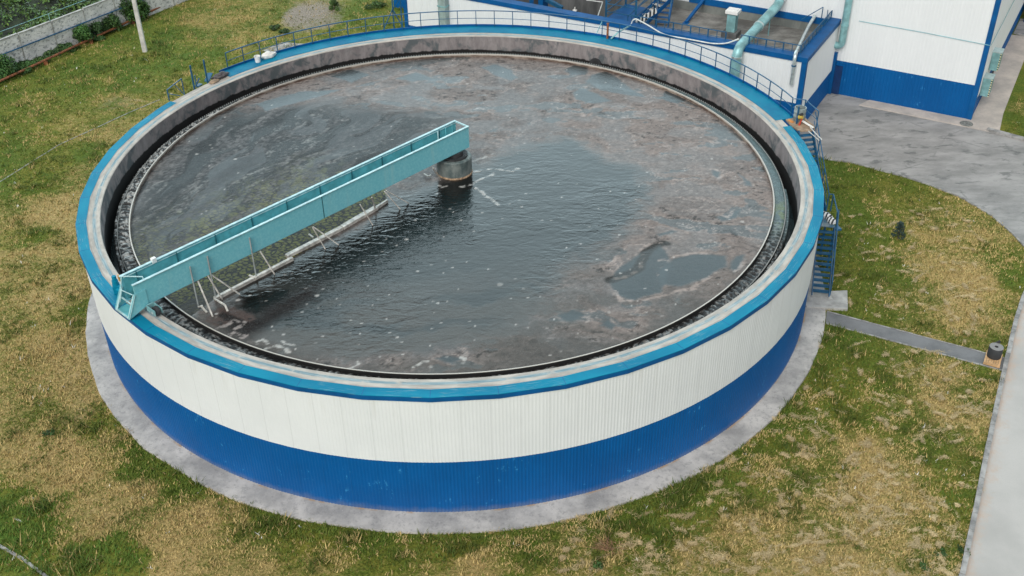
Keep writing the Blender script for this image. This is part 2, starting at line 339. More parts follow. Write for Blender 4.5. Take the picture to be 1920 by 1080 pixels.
# ------------------------------------------------------------------ mesh builder
class MB:
    def __init__(s): s.v = []; s.f = []
    def add(s, v, f):
        o = len(s.v); s.v += [tuple(map(float, p)) for p in v]; s.f += [[i+o for i in q] for q in f]; return s
    def frame(s, P, ax, ay, az, sx, sy, sz):
        "box: P = centre of bottom face, axes unit"
        P, ax, ay, az = map(np.array, (P, ax, ay, az)); P = P.astype(float)
        v = [P+ax*(i*sx/2)+ay*(j*sy/2)+az*(k*sz) for k in (0, 1) for i, j in ((-1, -1), (1, -1), (1, 1), (-1, 1))]
        return s.add(v, [[3, 2, 1, 0], [4, 5, 6, 7], [0, 1, 5, 4], [1, 2, 6, 5], [2, 3, 7, 6], [3, 0, 4, 7]])
    def box(s, P, sx, sy, sz, rz=0.0):
        c, n = math.cos(rz), math.sin(rz)
        return s.frame(P, (c, n, 0), (-n, c, 0), (0, 0, 1), sx, sy, sz)
    def bar(s, a, b, w=.05, h=.05, up=(0, 0, 1)):
        a, b = np.array(a, float), np.array(b, float); d = b-a; L = np.linalg.norm(d); d = d/L
        up = np.array(up, float)
        if abs(d@up) > .98: up = np.array((1., 0, 0))
        x = np.cross(up, d); x /= np.linalg.norm(x); y = np.cross(d, x)
        return s.frame(a, x, y, d, w, h, L)
    def tube(s, pts, r, n=10, cap=True):
        P = [np.array(p, float) for p in pts]; rings = []; prev = None
        for i, p in enumerate(P):
            t = (P[min(i+1, len(P)-1)]-P[max(i-1, 0)]); t = t/np.linalg.norm(t)
            if prev is None:
                a = np.array((0, 0, 1.)) if abs(t[2]) < .9 else np.array((1., 0, 0))
                x = np.cross(a, t)
            else: x = prev - t*(prev@t)
            x = x/np.linalg.norm(x); prev = x; y = np.cross(t, x); rad = r[i] if isinstance(r, (list, tuple)) else r
            rings.append([p+rad*(x*math.cos(2*math.pi*k/n)+y*math.sin(2*math.pi*k/n)) for k in range(n)])
        v = [q for g in rings for q in g]; f = []
        for i in range(len(P)-1):
            for k in range(n): f.append([i*n+k, i*n+(k+1) % n, (i+1)*n+(k+1) % n, (i+1)*n+k])
        if cap: f += [list(range(n))[::-1], [(len(P)-1)*n+k for k in range(n)]]
        return s.add(v, f)
    def ring(s, prof, angs, closed=True, cap=False):
        "sweep a closed (r, z) profile round the z axis"
        n = len(prof); v = []
        for a in angs:
            ca, sa = math.cos(a), math.sin(a)
            v += [(r*ca, r*sa, z) for r, z in prof]
        N = len(angs); f = []
        for i in range(N if closed else N-1):
            j = (i+1) % N
            for k in range(n): f.append([i*n+k, j*n+k, j*n+(k+1) % n, i*n+(k+1) % n])
        if cap and not closed: f += [list(range(n)), [(N-1)*n+k for k in range(n)][::-1]]
        return s.add(v, f)
    def prism(s, poly, z0, z1):
        n = len(poly); v = [(x, y, z0) for x, y in poly]+[(x, y, z1) for x, y in poly]
        ar = sum(poly[i-1][0]*poly[i][1]-poly[i][0]*poly[i-1][1] for i in range(n))
        f = [list(range(n))[::-1], list(range(n, 2*n))]+[[i, (i+1) % n, n+(i+1) % n, n+i] for i in range(n)]
        if ar < 0: f = [q[::-1] for q in f]
        return s.add(v, f)
    def build(s, name, mat, parent=None, smooth=False, bevel=0.0):
        off = np.array(parent_loc(parent)) if parent else np.zeros(3)
        me = bpy.data.meshes.new(name); me.from_pydata([tuple(np.array(p)-off) for p in s.v], [], s.f); me.materials.append(mat); me.validate(); me.update()
        if smooth:
            for p in me.polygons: p.use_smooth = True
            try: me.set_sharp_from_angle(angle=R(38))
            except Exception: pass
        o = bpy.data.objects.new(name, me); col.objects.link(o)
        if parent: o.parent = parent
        if bevel:
            b = o.modifiers.new('bevel', 'BEVEL'); b.width = bevel; b.segments = 2; b.limit_method = 'ANGLE'
        return o
def parent_loc(o):
    p = np.zeros(3)
    while o is not None: p = p+np.array(o.location); o = o.parent
    return p
def np_mesh(name, Vv, F, mat, parent=None, cols=None, smooth=False):
    me = bpy.data.meshes.new(name); Vv = np.asarray(Vv, np.float32); F = np.asarray(F, np.int32)
    k = F.shape[1]
    me.vertices.add(len(Vv)); me.vertices.foreach_set('co', Vv.ravel())
    me.loops.add(F.size); me.loops.foreach_set('vertex_index', F.ravel())
    me.polygons.add(len(F)); me.polygons.foreach_set('loop_start', np.arange(0, F.size, k, dtype=np.int32)); me.polygons.foreach_set('loop_total', np.full(len(F), k, np.int32))
    me.polygons.foreach_set('use_smooth', np.full(len(F), smooth, bool))
    for nm, c in (cols or {}).items():
        c = np.asarray(c, np.float32)
        if c.shape[1] == 3: c = np.hstack([c, np.ones((len(c), 1), np.float32)])
        at = me.color_attributes.new(nm, 'FLOAT_COLOR', 'POINT'); at.data.foreach_set('color', c.ravel())
    me.materials.append(mat); me.update(); me.validate()
    o = bpy.data.objects.new(name, me); col.objects.link(o)
    if parent: o.parent = parent
    return o
def tag(o, label=None, cat=None, group=None, kind=None):
    if label: o['label'] = label
    if cat: o['category'] = cat
    if group: o['group'] = group
    if kind: o['kind'] = kind
    return o
def thing(name, label, cat, loc=(0, 0, 0), group=None):
    o = bpy.data.objects.new(name, None); o.location = tuple(map(float, loc)); o.empty_display_size = .3; col.objects.link(o)
    return tag(o, label, cat, group)
TAU = 2*math.pi
def arc(a0, a1, n): return [R(a0+(a1-a0)*i/(n-1)) for i in range(n)]
def full(n, off=0.0): return [off+TAU*i/n for i in range(n)]
# ================================================================== GROUND
YARD_EDGE = [(1490, 278), (1548, 299), (1600, 306), (1650, 320), (1700, 333), (1750, 350), (1800, 370), (1860, 405), (1900, 440), (1920, 462)]
edge = GL(YARD_EDGE)
KERB = GL([(1920, 555), (1905, 600), (1884, 690), (1860, 800), (1840, 900), (1820, 1000), (1803, 1080)])
kd = np.array(KERB[-1])-np.array(KERB[-2]); kd /= np.linalg.norm(kd)
KERB = [(31.0, -2.2), (30.2, -3.3), (29.3, -4.3)] + KERB + [tuple(np.array(KERB[-1])+kd*14)]
TIP = [(30.9, -1.5)]
island_edge = edge + TIP + KERB
O2 = G(1819, 225)[:2]; UA = R(146.7); UU = np.array([math.cos(UA), math.sin(UA)]); VV = np.array([UU[1], -UU[0]])
def B(u, v, z=0.0): return (O2[0]+UU[0]*u+VV[0]*v, O2[1]+UU[1]*u+VV[1]*v, z)
YARD = edge + TIP + [(90, -1.5), (90, 0)] + [tuple(G(1920, 262)[:2]), tuple(G(1850, 243)[:2])] + [B(-.1, -.9)[:2], B(0, .3)[:2], B(9.4, .3)[:2], B(9.5, -7.5)[:2], B(24, -7.5)[:2], B(26, -11.5)[:2], (11.5, 14.6), (15.5, 10.5), (18.4, 5.0)]
ROAD = [(90, -1.5)] + [TIP[0]] + KERB + [(90, KERB[-1][1])]
p1, p2, p3, p4 = G(1550, 584), G(1885, 672), G(1880, 695), G(1548, 606)
PATH = [tuple(p[:2]) for p in (p1, p2, p3, p4)]
PAD = GL([(1500, 552), (1588, 548), (1589, 583), (1512, 579)])
PAD2 = GL([(1512, 579), (1548, 580), (1548, 606), (1512, 606)])
def region_masks(x, y):
    r = np.hypot(x, y)
    hard = (r < 19.0) | (sdf_poly(x, y, YARD) < 0) | (sdf_poly(x, y, ROAD) < 0) | (sdf_poly(x, y, PATH) < .08) | (sdf_poly(x, y, PAD) < 0)
    u = (x-O2[0])*UU[0]+(y-O2[1])*UU[1]; v = (x-O2[0])*VV[0]+(y-O2[1])*VV[1]
    hard |= (u > -2.3) & (u < 39.6) & (v > -7.7) & (v < 30)
    return hard
# control points read off the photograph's lawn: pixel, dry, bare, lush
CTRL = [(30, 250, .25, 0, .3), (100, 200, .35, 0, .2), (200, 150, .2, 0, .6), (350, 120, .15, 0, .7), (300, 60, .3, 0, .6), (400, 40, .55, 0, .3), (500, 30, .5, .1, .3), (560, 30, .5, .75, 0), (600, 45, .5, .6, 0), (640, 60, .2, 0, .6), (700, 40, .2, 0, .6), (470, 70, .5, .05, .3),
 (230, 190, .5, .45, 0), (280, 170, .4, .35, .2), (170, 230, .45, .3, 0), (320, 140, .4, .2, .3), (130, 300, .3, .1, .3), (60, 330, .15, 0, .5), (20, 310, .3, 0, .4), (200, 250, .6, .1, 0), (150, 320, .6, .1, 0), (100, 400, .85, .3, 0), (30, 400, .55, 0, .1), (60, 470, .8, .3, 0), (130, 460, .7, .25, 0), (60, 450, .3, .1, .3),
 (20, 520, .6, .15, 0), (100, 560, .8, .25, 0), (60, 600, .6, .1, 0), (150, 590, .45, .15, .1), (100, 650, .9, .1, 0), (30, 680, .6, 0, .05), (150, 700, .75, .4, 0), (150, 770, .8, .45, 0), (80, 760, .6, 0, .1), (30, 800, .75, 0, 0), (185, 790, .3, 0, .3), (120, 840, .9, .05, 0), (60, 870, .8, .05, 0), (200, 850, .6, .15, .1), (280, 860, .15, 0, .4), (340, 910, .15, 0, .4),
 (20, 930, .1, 0, .6), (60, 990, .0, 0, .95), (100, 960, .05, 0, .8), (130, 900, .85, .2, 0), (150, 960, .8, .4, 0), (200, 980, .85, .4, 0), (250, 930, .85, .1, 0), (330, 980, .85, .15, 0), (180, 1050, .05, 0, .9), (250, 1050, .1, 0, .8), (30, 1060, .0, 0, 1), (340, 1050, .8, .25, 0), (420, 1060, .75, .15, 0), (430, 1000, .55, .1, .1), (500, 985, .3, 0, .3), (480, 1050, .75, .1, 0), (560, 1010, .3, 0, .2), (640, 1010, .1, 0, .3), (600, 1060, .55, 0, .1), (750, 1030, .2, 0, .3), (850, 1030, .25, 0, .3), (880, 1065, .75, .1, 0), (800, 1070, .5, 0, .1), (980, 1030, .4, 0, .2), (1080, 1040, .6, 0, .1), (1150, 1010, .45, .1, .2),
 (1220, 970, .25, 0, .3), (1250, 1000, .1, 0, .3), (1300, 1040, .7, 0, 0), (1320, 930, .2, 0, .3), (1380, 900, .35, 0, .3), (1400, 980, .65, 0, 0), (1450, 840, .25, 0, .2), (1500, 780, .2, 0, .3), (1480, 880, .5, 0, .2), (1540, 870, .45, 0, .1), (1600, 850, .75, 0, 0), (1630, 900, .9, 0, 0), (1560, 960, .7, 0, 0), (1560, 1040, .8, 0, 0), (1650, 980, .75, .1, 0), (1720, 940, .8, 0, 0), (1780, 930, .15, 0, .4), (1740, 1010, .6, 0, .1), (1720, 1060, .6, 0, .2), (1790, 1010, .4, 0, .2), (1800, 850, .45, 0, .1),
 (1560, 720, .15, 0, .3), (1600, 660, .12, 0, .3), (1560, 640, .1, 0, .4), (1650, 700, .3, 0, .2), (1700, 690, .55, 0, 0), (1780, 700, .8, .1, 0), (1830, 740, .55, 0, .1), (1770, 770, .8, .1, 0), (1700, 780, .5, 0, .1), (1640, 780, .3, 0, .2), (1840, 690, .3, 0, .2), (1800, 660, .5, 0, .1),
 (1560, 320, .1, 0, .4), (1600, 360, .25, 0, .2), (1580, 420, .1, 0, .3), (1650, 370, .4, 0, .1), (1700, 360, .35, 0, .1), (1580, 480, .05, 0, .3), (1600, 540, .08, 0, .3), (1680, 440, .35, 0, .1), (1740, 430, .55, 0, 0), (1800, 430, .6, 0, 0), (1850, 440, .65, 0, 0), (1790, 390, .5, 0, .1), (1670, 500, .4, 0, .1), (1750, 500, .7, 0, 0), (1830, 520, .8, .15, 0), (1900, 480, .4, 0, .2), (1910, 530, .3, 0, .3), (1700, 560, .6, 0, 0), (1800, 570, .85, .2, 0), (1850, 600, .75, .1, 0), (1890, 580, .5, 0, .1), (1720, 620, .5, 0, .1), (1640, 590, .3, 0, .2), (1900, 150, .2, 0, .4), (1910, 210, .55, 0, .1), (1880, 220, .2, 0, .3)]
cp = np.array([(*G(a, b)[:2], c, d, e) for a, b, c, d, e in CTRL])
def lawn(x, y):
    x = x + 1.1*(fbm(x*.5, y*.5, 3, 5)-.5); y = y + 1.1*(fbm(x*.5+40, y*.5, 3, 8)-.5)
    num = np.zeros((3,)+x.shape); den = np.full(x.shape, 1e-9)
    for px, py, a, b, c in cp:
        d2 = (x-px)**2+(y-py)**2
        sc2 = 1.6 if py > 25 else 1.0
        wgt = 1/(d2/sc2+.35)**2
        den += wgt; num[0] += wgt*a; num[1] += wgt*b; num[2] += wgt*c
    wgt = 1/(90.0**2)**1.0; den += 1e-5; num[0] += 1e-5*.4; num[2] += 1e-5*.3
    return num/den
n = 300
gx = np.linspace(-46, 48, n); gy = np.linspace(-26, 60, n)
far = np.array([-900, -500, -250, -120, -70.])
gx = np.concatenate([far, gx, -far[::-1]]); gy = np.concatenate([far, gy, -far[::-1]]); n = len(gx)
X, Y = np.meshgrid(gx, gy); d, b_, l_ = lawn(X, Y)
Z = np.where(region_masks(X, Y) | (np.hypot(X, Y) < 20), -.02, .03*(fbm(X*.5, Y*.5, 3, 2)-.5))
idx = np.arange(n*n).reshape(n, n)
F = np.stack([idx[:-1, :-1], idx[:-1, 1:], idx[1:, 1:], idx[1:, :-1]], -1).reshape(-1, 4)
tag(np_mesh('ground', np.stack([X, Y, Z], -1).reshape(-1, 3), F, MAT['ground'], cols={'msk': np.stack([d, b_, l_], -1).reshape(-1, 3)}), kind='structure', label='patchy mown lawn of green and straw dry grass around the tank', cat='lawn')

# grass blades in tufts: one countless mass
def tufts(N, seed):
    g = np.random.default_rng(seed)
    px = g.uniform(0, 1920, N); py = 1080*(1-g.uniform(0, 1, N)**.8)
    D = ((px-960)/PF)[:, None]*CR - ((py-540)/PF)[:, None]*CU + CW
    P = CP + D*((0-CP[2])/D[:, 2])[:, None]
    x, y = P[:, 0]+g.normal(0, .3, N), P[:, 1]+g.normal(0, .3, N)
    r = np.hypot(x, y); keep = ~region_masks(x, y) & (y < 46)
    x, y = x[keep], y[keep]; d, b_, l_ = lawn(x, y)
    k = .5*fbm(x*.45, y*.45, 4, 21)+.5*fbm(x*2.2, y*2.2, 3, 33)
    dryness = ss(.42, .60, k+(d-.5)*.42)
    keep = g.uniform(0, 1, len(x)) > b_*.9
    x, y, d, l_, dryness = x[keep], y[keep], d[keep], l_[keep], dryness[keep]; n = len(x)
    clump = ss(.56, .68, fbm(x*1.1, y*1.1, 4, 4)); hgt = g.uniform(.04, .11, n)*(1+.9*l_)*(1+1.3*clump*(1-d*.6))
    V_, F_, C_ = [], [], []
    pt = g.uniform(0, 1, n)
    for b in range(3):
        a = g.uniform(0, TAU, n); lean = g.uniform(.3, 1.3, n)*hgt; wd = g.uniform(.012, .03, n); ox, oy = g.normal(0, .05, (2, n))
        dx, dy = np.cos(a), np.sin(a)
        q = np.stack([np.stack([x+ox-dy*wd, y+oy+dx*wd, np.zeros(n)], -1), np.stack([x+ox+dy*wd, y+oy-dx*wd, np.zeros(n)], -1), np.stack([x+ox+dx*lean, y+oy+dy*lean, hgt], -1)], 1)
        isdry = np.clip(pt+g.normal(0, .12, n), 0, 1) < dryness*.85+.03
        br = g.uniform(.95, 1.4, n)[:, None]
        gr = np.array([.062, .106, .011])*(1-l_[:, None])+np.array([.055, .150, .018])*l_[:, None]
        mid = g.uniform(0, 1, n)[:, None]; gr = gr*(1-mid*.5)+np.array([.20, .18, .035])*mid*.5
        c = np.where(isdry[:, None], np.array([.43, .33, .135])*(.7+.45*mid), gr*(1-.30*clump[:, None]))*br; c[pt > .9975] = (.75, .74, .68)
        V_.append(q.reshape(-1, 3)); C_.append(np.repeat(c, 3, 0))
    Vt = np.concatenate(V_); Ct = np.concatenate(C_); return Vt, np.arange(len(Vt)).reshape(-1, 3), Ct
Vt, Ft, Ct = tufts(210000, 3)
tag(np_mesh('grass', Vt, Ft, MAT['blade'], cols={'col': Ct}), 'short green and dry straw coloured grass blades of the lawn', 'grass', kind='stuff')
# loose straw lying on the lawn to the right of the tank: streaky pale clumps
def straw(seed):
    g = np.random.default_rng(seed); pts = []
    while len(pts) < 520:
        px, py = g.uniform(1050, 1860), g.uniform(390, 1080)
        x, y, _ = G(px, py)
        if region_masks(np.array([x]), np.array([y]))[0]: continue
        dd = lawn(np.array([x]), np.array([y]))[0][0]
        if g.uniform() < .12+dd*.95: pts.append((x, y))
    V_, C_ = [], []
    for x, y in pts:
        k = int(15+130*g.uniform()**2.5); ln, wd = .08+.6*g.uniform()**2, .05+.2*g.uniform()**2; th = g.normal(.1, .5)
        t = g.normal(0, .5, k); s = g.normal(0, .5, k)+.5*np.sin(t*2.5+g.uniform(0, 6))
        cx = x+t*ln*math.cos(th)-s*wd*math.sin(th); cy = y+t*ln*math.sin(th)+s*wd*math.cos(th)
        a = g.normal(th, .8, k); L = g.uniform(.05, .14, k); w_ = g.uniform(.004, .010, k); z = g.uniform(.03, .12, k)
        dx, dy = np.cos(a), np.sin(a)
        q = np.stack([np.stack([cx-dx*L-dy*w_, cy-dy*L+dx*w_, z], -1), np.stack([cx-dx*L+dy*w_, cy-dy*L-dx*w_, z], -1), np.stack([cx+dx*L, cy+dy*L, z+g.normal(0, .02, k)], -1)], 1)
        c = np.array([.62, .49, .27])*g.uniform(.6, 1.2, (k, 1))*g.uniform(.75, 1.1); V_.append(q.reshape(-1, 3)); C_.append(np.repeat(c, 3, 0))
    Vs = np.concatenate(V_); return Vs, np.arange(len(Vs)).reshape(-1, 3), np.concatenate(C_)
Vs, Fs, Cs = straw(5)
tag(np_mesh('straw', Vs, Fs, MAT['blade'], cols={'col': Cs}), 'pale cut straw scattered in streaks over the lawn', 'straw', kind='stuff')

tag(MB().prism(YARD, -.05, .006).build('yard', MAT['yard']), 'grey oil-stained yard paving between the buildings and the lawn', 'yard', kind='structure')
# road as a strip grid so that the sandy verge follows the kerb
kp = np.array(KERB)
vs, cs, fs = [], [], []
offs = [0, .25, .6, 1.0, 1.5, 2.5, 6, 70]
for i, q in enumerate(kp):
    for o_ in offs:
        vs.append((q[0]+o_, q[1], .01)); c = max(0, 1-o_/1.3); cs.append((c, c, c))
m_ = len(offs)
for i in range(len(kp)-1):
    for j in range(m_-1): fs.append((i*m_+j, (i+1)*m_+j, (i+1)*m_+j+1, i*m_+j+1))
tag(np_mesh('road', vs, fs, MAT['road'], cols={'col': cs}), 'pale grey road with a sandy verge beside the lawn', 'road', kind='structure')
tag(MB().prism(PATH, -.05, .012).build('path', MAT['path']), 'narrow dark asphalt path from the stairs to the road', 'path', kind='structure')
# concrete apron round the tank, slightly irregular edge
ang = full(240); mb = MB(); rad = [19.02+.10*(vn(np.array([a*9]), np.array([3.]), 5)[0]-.5)+.05*(vn(np.array([a*40]), np.array([7.]), 6)[0]-.5) for a in ang]
vv = [(17.6*math.cos(a), 17.6*math.sin(a), .10) for a in ang]+[(r*math.cos(a), r*math.sin(a), .07) for a, r in zip(ang, rad)]+[((r+.03)*math.cos(a), (r+.03)*math.sin(a), -.1) for a, r in zip(ang, rad)]
N = 240; mb.add(vv, [[i, N+i, N+(i+1) % N, (i+1) % N] for i in range(N)]+[[N+i, 2*N+i, 2*N+(i+1) % N, N+(i+1) % N] for i in range(N)])
tag(mb.build('pavement', MAT['apron'], smooth=True), 'pale concrete apron ringing the foot of the tank', 'apron', kind='structure')
mb = MB().prism(PAD, -.05, .13)
tag(mb.build('concrete_pad', MAT['grey_conc'], bevel=.01), 'square concrete pad under the foot of the blue stairs', 'pad')
def kerb(name, pts, w, h, label, mat='kerbstone', z=0.0, seg=1.0):
    mb = MB(); P = np.array(pts)
    for a, b in zip(P[:-1], P[1:]):
        L = np.linalg.norm(b-a); k = max(1, int(L/seg)); dirv = (b-a)/L
        for i in range(k):
            s0, s1 = a+dirv*(L*i/k+.012), a+dirv*(L*(i+1)/k-.012); j = random.uniform(-.008, .008)
            nn = np.array((-dirv[1], dirv[0])); mid = (s0+s1)/2+nn*j
            mb.box((mid[0], mid[1], z-.1), np.linalg.norm(s1-s0), w, h+.1+j*.5, math.atan2(dirv[1], dirv[0]))
    return tag(mb.build(name, MAT[mat]), label, 'kerb')
kerb('road_kerb', KERB, .2, .13, 'long grey kerb between the lawn and the pale road')
kerb('yard_kerb', edge, .09, .06, 'thin pale kerb curving between the yard and the lawn')
kerb('path_edging', [PATH[0], PATH[1]], .06, .03, 'thin edging on the yard side of the asphalt path', seg=1)
kerb('path_edging', [PATH[3], PATH[2]], .06, .03, 'thin edging on the near side of the asphalt path', seg=1)
kerb('corner_kerb', GL([(1850, 244), (1920, 263)])+[tuple(G(1920, 263)[:2]+(G(1920, 263)-G(1850, 244))[:2])], .34, .15, 'wide grey kerb below the lawn beside the hall corner', seg=1.3)
kerb('lawn_edging', GL([(-30, 358), (10, 335), (110, 272), (245, 210), (300, 187)]), .07, .02, 'thin pale edging strip across the lawn left of the tank', seg=1.5)
kerb('lawn_edging', GL([(-40, 1000), (0, 1025), (45, 1050), (85, 1080), (120, 1110)]), .11, .05, 'pale edging strip in the lush bottom left corner', seg=1.2)
# slab beyond the railing
tag(MB().prism(GL([(492, 96), (530, 80), (578, 84), (560, 104)]), -.05, .05).build('concrete_slab', MAT['kerbstone']), 'flat pinkish concrete slab in the grass behind the walkway', 'slab')

# ================================================================== TANK
tank = thing('settling_tank', 'huge round settling tank with white and blue corrugated cladding and bright blue rim', 'tank', (0, 0, 0))
K0, KN = -134.1, 45
mb = MB().ring([(17.0, 3.6), (17.0, H-.03), (17.03, H), (17.95, H), (17.95, 3.6)], full(180))
mb2 = MB(); N = 180; aa = full(N)
mb2.add([(16.995*math.cos(a), 16.995*math.sin(a), z) for z in (3.6, H-.035) for a in aa], [[i, N+i, N+(i+1) % N, (i+1) % N] for i in range(N)])
mb.build('rim', MAT['rim'], tank); 
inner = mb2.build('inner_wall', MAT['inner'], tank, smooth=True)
# outlet hole in the inner wall, far side
oa = math.atan2(*G(1113, 118, 5.2)[1::-1]); oc = np.array((16.99*math.cos(oa), 16.99*math.sin(oa), 5.0)); od = np.array((math.cos(oa), math.sin(oa), 0))
mb = MB().tube([oc-od*.14, oc-od*.02], .40, 20); mb.build('outlet_pipe', MAT['dark'], tank)
# cladding
def poly_pts(r, n_=135): return [(r*math.cos(R(K0+360/n_*i)), r*math.sin(R(K0+360/n_*i))) for i in range(n_)]
def corrugate(mb, path, pitch, depth, z0, z1, closed=False, flip=1):
    P = [np.array(q, float) for q in path]; segs = list(zip(P, P[1:]+[P[0]])) if closed else list(zip(P[:-1], P[1:])); pts = []
    for a, b in segs:
        L = np.linalg.norm(b-a); k = max(1, round(L/pitch)); t = (b-a)/L; nrm = np.array((t[1], -t[0]))*flip
        for i in range(k):
            for f, d_ in ((0, 0), (.42, 0), (.55, depth), (.87, depth)):
                pts.append(a+t*(L*(i+f)/k)+nrm*d_)
    if not closed: pts.append(P[-1])
    n_ = len(pts); v = [(p[0], p[1], z0) for p in pts]+[(p[0], p[1], z1) for p in pts]
    e = n_ if closed else n_-1
    mb.add(v, [[i, (i+1) % n_, n_+(i+1) % n_, n_+i] if flip > 0 else [i, n_+i, n_+(i+1) % n_, (i+1) % n_] for i in range(e)]); return mb
corrugate(MB(), poly_pts(17.985), .14, .012, .06, 2.9, True).build('blue_cladding', MAT['tank_blue'], tank)
corrugate(MB(), poly_pts(18.012), .14, .0055, 2.81, 6.0, True).build('white_cladding', MAT['tank_white'], tank)
# blue cap plates with fascia, open where the gate stands
ca = [-209.4]+[K0+8*k for k in range(-9, 18)]+[8.0]
seg_r = lambda a: 18.09
mb = MB(); prof = [(17.62, H-.02), (17.62, H+.012), (18.09, H+.012), (18.09, H-.20), (18.06, H-.20), (18.06, H-.02)]
mb.ring(prof, [R(a) for a in ca], closed=False, cap=True); cap = mb.build('rim_cap', MAT['cap'], tank)
mb = MB().ring([(18.092, H-.205), (18.092, H-.012), (18.10, H-.012), (18.10, H-.205)], [R(a) for a in ca], closed=False, cap=True); mb.build('fascia', MAT['blue_trim'], cap)
# seams between the cap plates
for a in ca[1:-1]:
    c_, s_ = math.cos(R(a)), math.sin(R(a)); MB().frame((17.855*c_, 17.855*s_, H+.011), (c_, s_, 0), (-s_, c_, 0), (0, 0, 1), .455, .018, .005).build('seam', MAT['blue_trim'], cap)
# baffle, weir
m = MT('stained_baffle_steel', .5); cv, rr, zz = m.cyl(15.8); n1 = m.noise(2.0, 5, .7, m.mp(cv, (.6, 1.5, 1)))
k = m.step(m.math('ADD', zz, m.math('MULTIPLY', n1, .12)), 5.40, 5.36); kk_ = m.mix(k, (.47, .44, .39), m.mix(m.step(n1, .4, .65), (.10, .065, .05), (.27, .22, .18))); m.set('Base Color', m.mix(m.math('MULTIPLY', m.step(rr, 15.85, 15.865), m.step(zz, 5.395, 5.375)), kk_, (.02, .02, .02))); 
MB().ring([(15.815, 4.9), (15.815, 5.40), (15.87, 5.40), (15.87, 4.9)], full(220)).build('scum_baffle', m.m, tank, smooth=False)
mb = MB(); NT = 640; vv = []
for i in range(NT*2):
    a = TAU*i/(NT*2); z = 5.27 if i % 2 else 5.16
    vv += [(16.40*math.cos(a), 16.40*math.sin(a), 3.7), (16.40*math.cos(a), 16.40*math.sin(a), z), (16.43*math.cos(a), 16.43*math.sin(a), z), (16.43*math.cos(a), 16.43*math.sin(a), 3.7)]
n2_ = NT*2; ff = []
for i in range(n2_):
    j = (i+1) % n2_
    for k in range(3): ff.append([i*4+k, j*4+k, j*4+k+1, i*4+k+1])
m = MT('algae_weir_plate', .5); sx = m.n('ShaderNodeSeparateXYZ'); m.lk(m.obj(), sx.inputs[0]); m.set('Base Color', m.mix(m.step(sx.outputs[2], 5.13, 5.21), (.02, .022, .022), (.25, .28, .28)))
mb.add(vv, ff); mb.build('weir_plate', m.m, tank)
# launder water
MBl = MB(); N = 200; aa = full(N)
MBl.add([(16.42*math.cos(a), 16.42*math.sin(a), 3.95) for a in aa]+[(17.02*math.cos(a), 17.02*math.sin(a), 3.95) for a in aa], [[i, N+i, N+(i+1) % N, (i+1) % N] for i in range(N)])
tag(MBl.build('launder_water', MAT['lwater'], smooth=True), 'narrow ring of dark teal water along the inner wall', 'water', kind='structure')
# scum in the channel between baffle and weir, and outside the weir on the near and left sides
def scum(name, r0, r1, a0, a1, z, amp, label, both=True, seed=0):
    na = int(abs(a1-a0)/360*TAU*16.2/.065); nr = int((r1-r0)/.05)+2
    A, Rr = np.meshgrid(np.radians(np.linspace(a0, a1, na)), np.linspace(r0, r1, nr), indexing='ij')
    s_ = A*16.2; t_ = (Rr-r0)/(r1-r0); deg = np.degrees(A)
    n1 = fbm(s_*3.4, Rr*4.5, 3, seed+1); n2 = fbm(s_*8, Rr*9, 2, seed+5)
    lump = np.abs(np.sin(s_*10.5+4*fbm(s_*1.2, Rr*2, 2, seed+8)))*.5+n1*.9
    prof = np.clip(np.sin(np.pi*np.clip(t_, 0, 1)), 0, 1)**.5
    dd = (deg+360) % 360
    left = ss(125, 150, dd)*(1-ss(223, 240, dd)); right = ss(330, 345, dd)+(1-ss(105, 125, dd)); right = np.clip(right, 0, 1)
    zz_ = z-(.45*(t_ > .97) if seed else 0)+amp*prof*(lump-.55)*(1-right)+.012*(n2-.5)+amp*.15*prof
    dark = np.array([.016, .017, .017]); wht = np.array([.50, .51, .49]); teal = np.array([.06, .10, .105]); grn = np.array([.10, .13, .035])
    n3 = fbm(s_*13, Rr*7, 2, seed+11); k = ss(.53-.02*left, .60-.02*left, n2*.35+n1*.2+n3*.45)[..., None]*(.34+.34*left)[..., None]
    c = dark*(1-k)+wht*k
    farb = (ss(40, 60, dd)*(1-ss(118, 132, dd)))[..., None]; teal = teal*(1-farb)+np.array([.012, .012, .012])*farb; k2 = (right*(.85+.15*ss(.4, .6, n1)))[..., None]; c = c*(1-k2)+teal*(.6+.8*n2[..., None])*k2
    g = (np.exp(-((dd-343)/4.5)**2)*ss(.45, .6, n1)*(Rr < 16.38)*.8)[..., None]; c = c*(1-g)+grn*g
    P = np.stack([Rr*np.cos(A), Rr*np.sin(A), zz_], -1).reshape(-1, 3); ii = np.arange(na*nr).reshape(na, nr)
    F_ = np.stack([ii[:-1, :-1], ii[1:, :-1], ii[1:, 1:], ii[:-1, 1:]], -1).reshape(-1, 4)[:, ::-1]
    return tag(np_mesh(name, P, F_, MAT['foam'], cols={'col': c.reshape(-1, 3)}, smooth=True), label, 'scum', kind='stuff')
scum('scum_foam', 15.86, 16.41, -180, 180, 5.17, .20, 'lumpy black and white scum filling the channel inside the weir')
scum('scum_foam', 16.42, 16.64, 150, 352, 5.05, .20, 'second row of lumpy black scum outside the weir', seed=20)

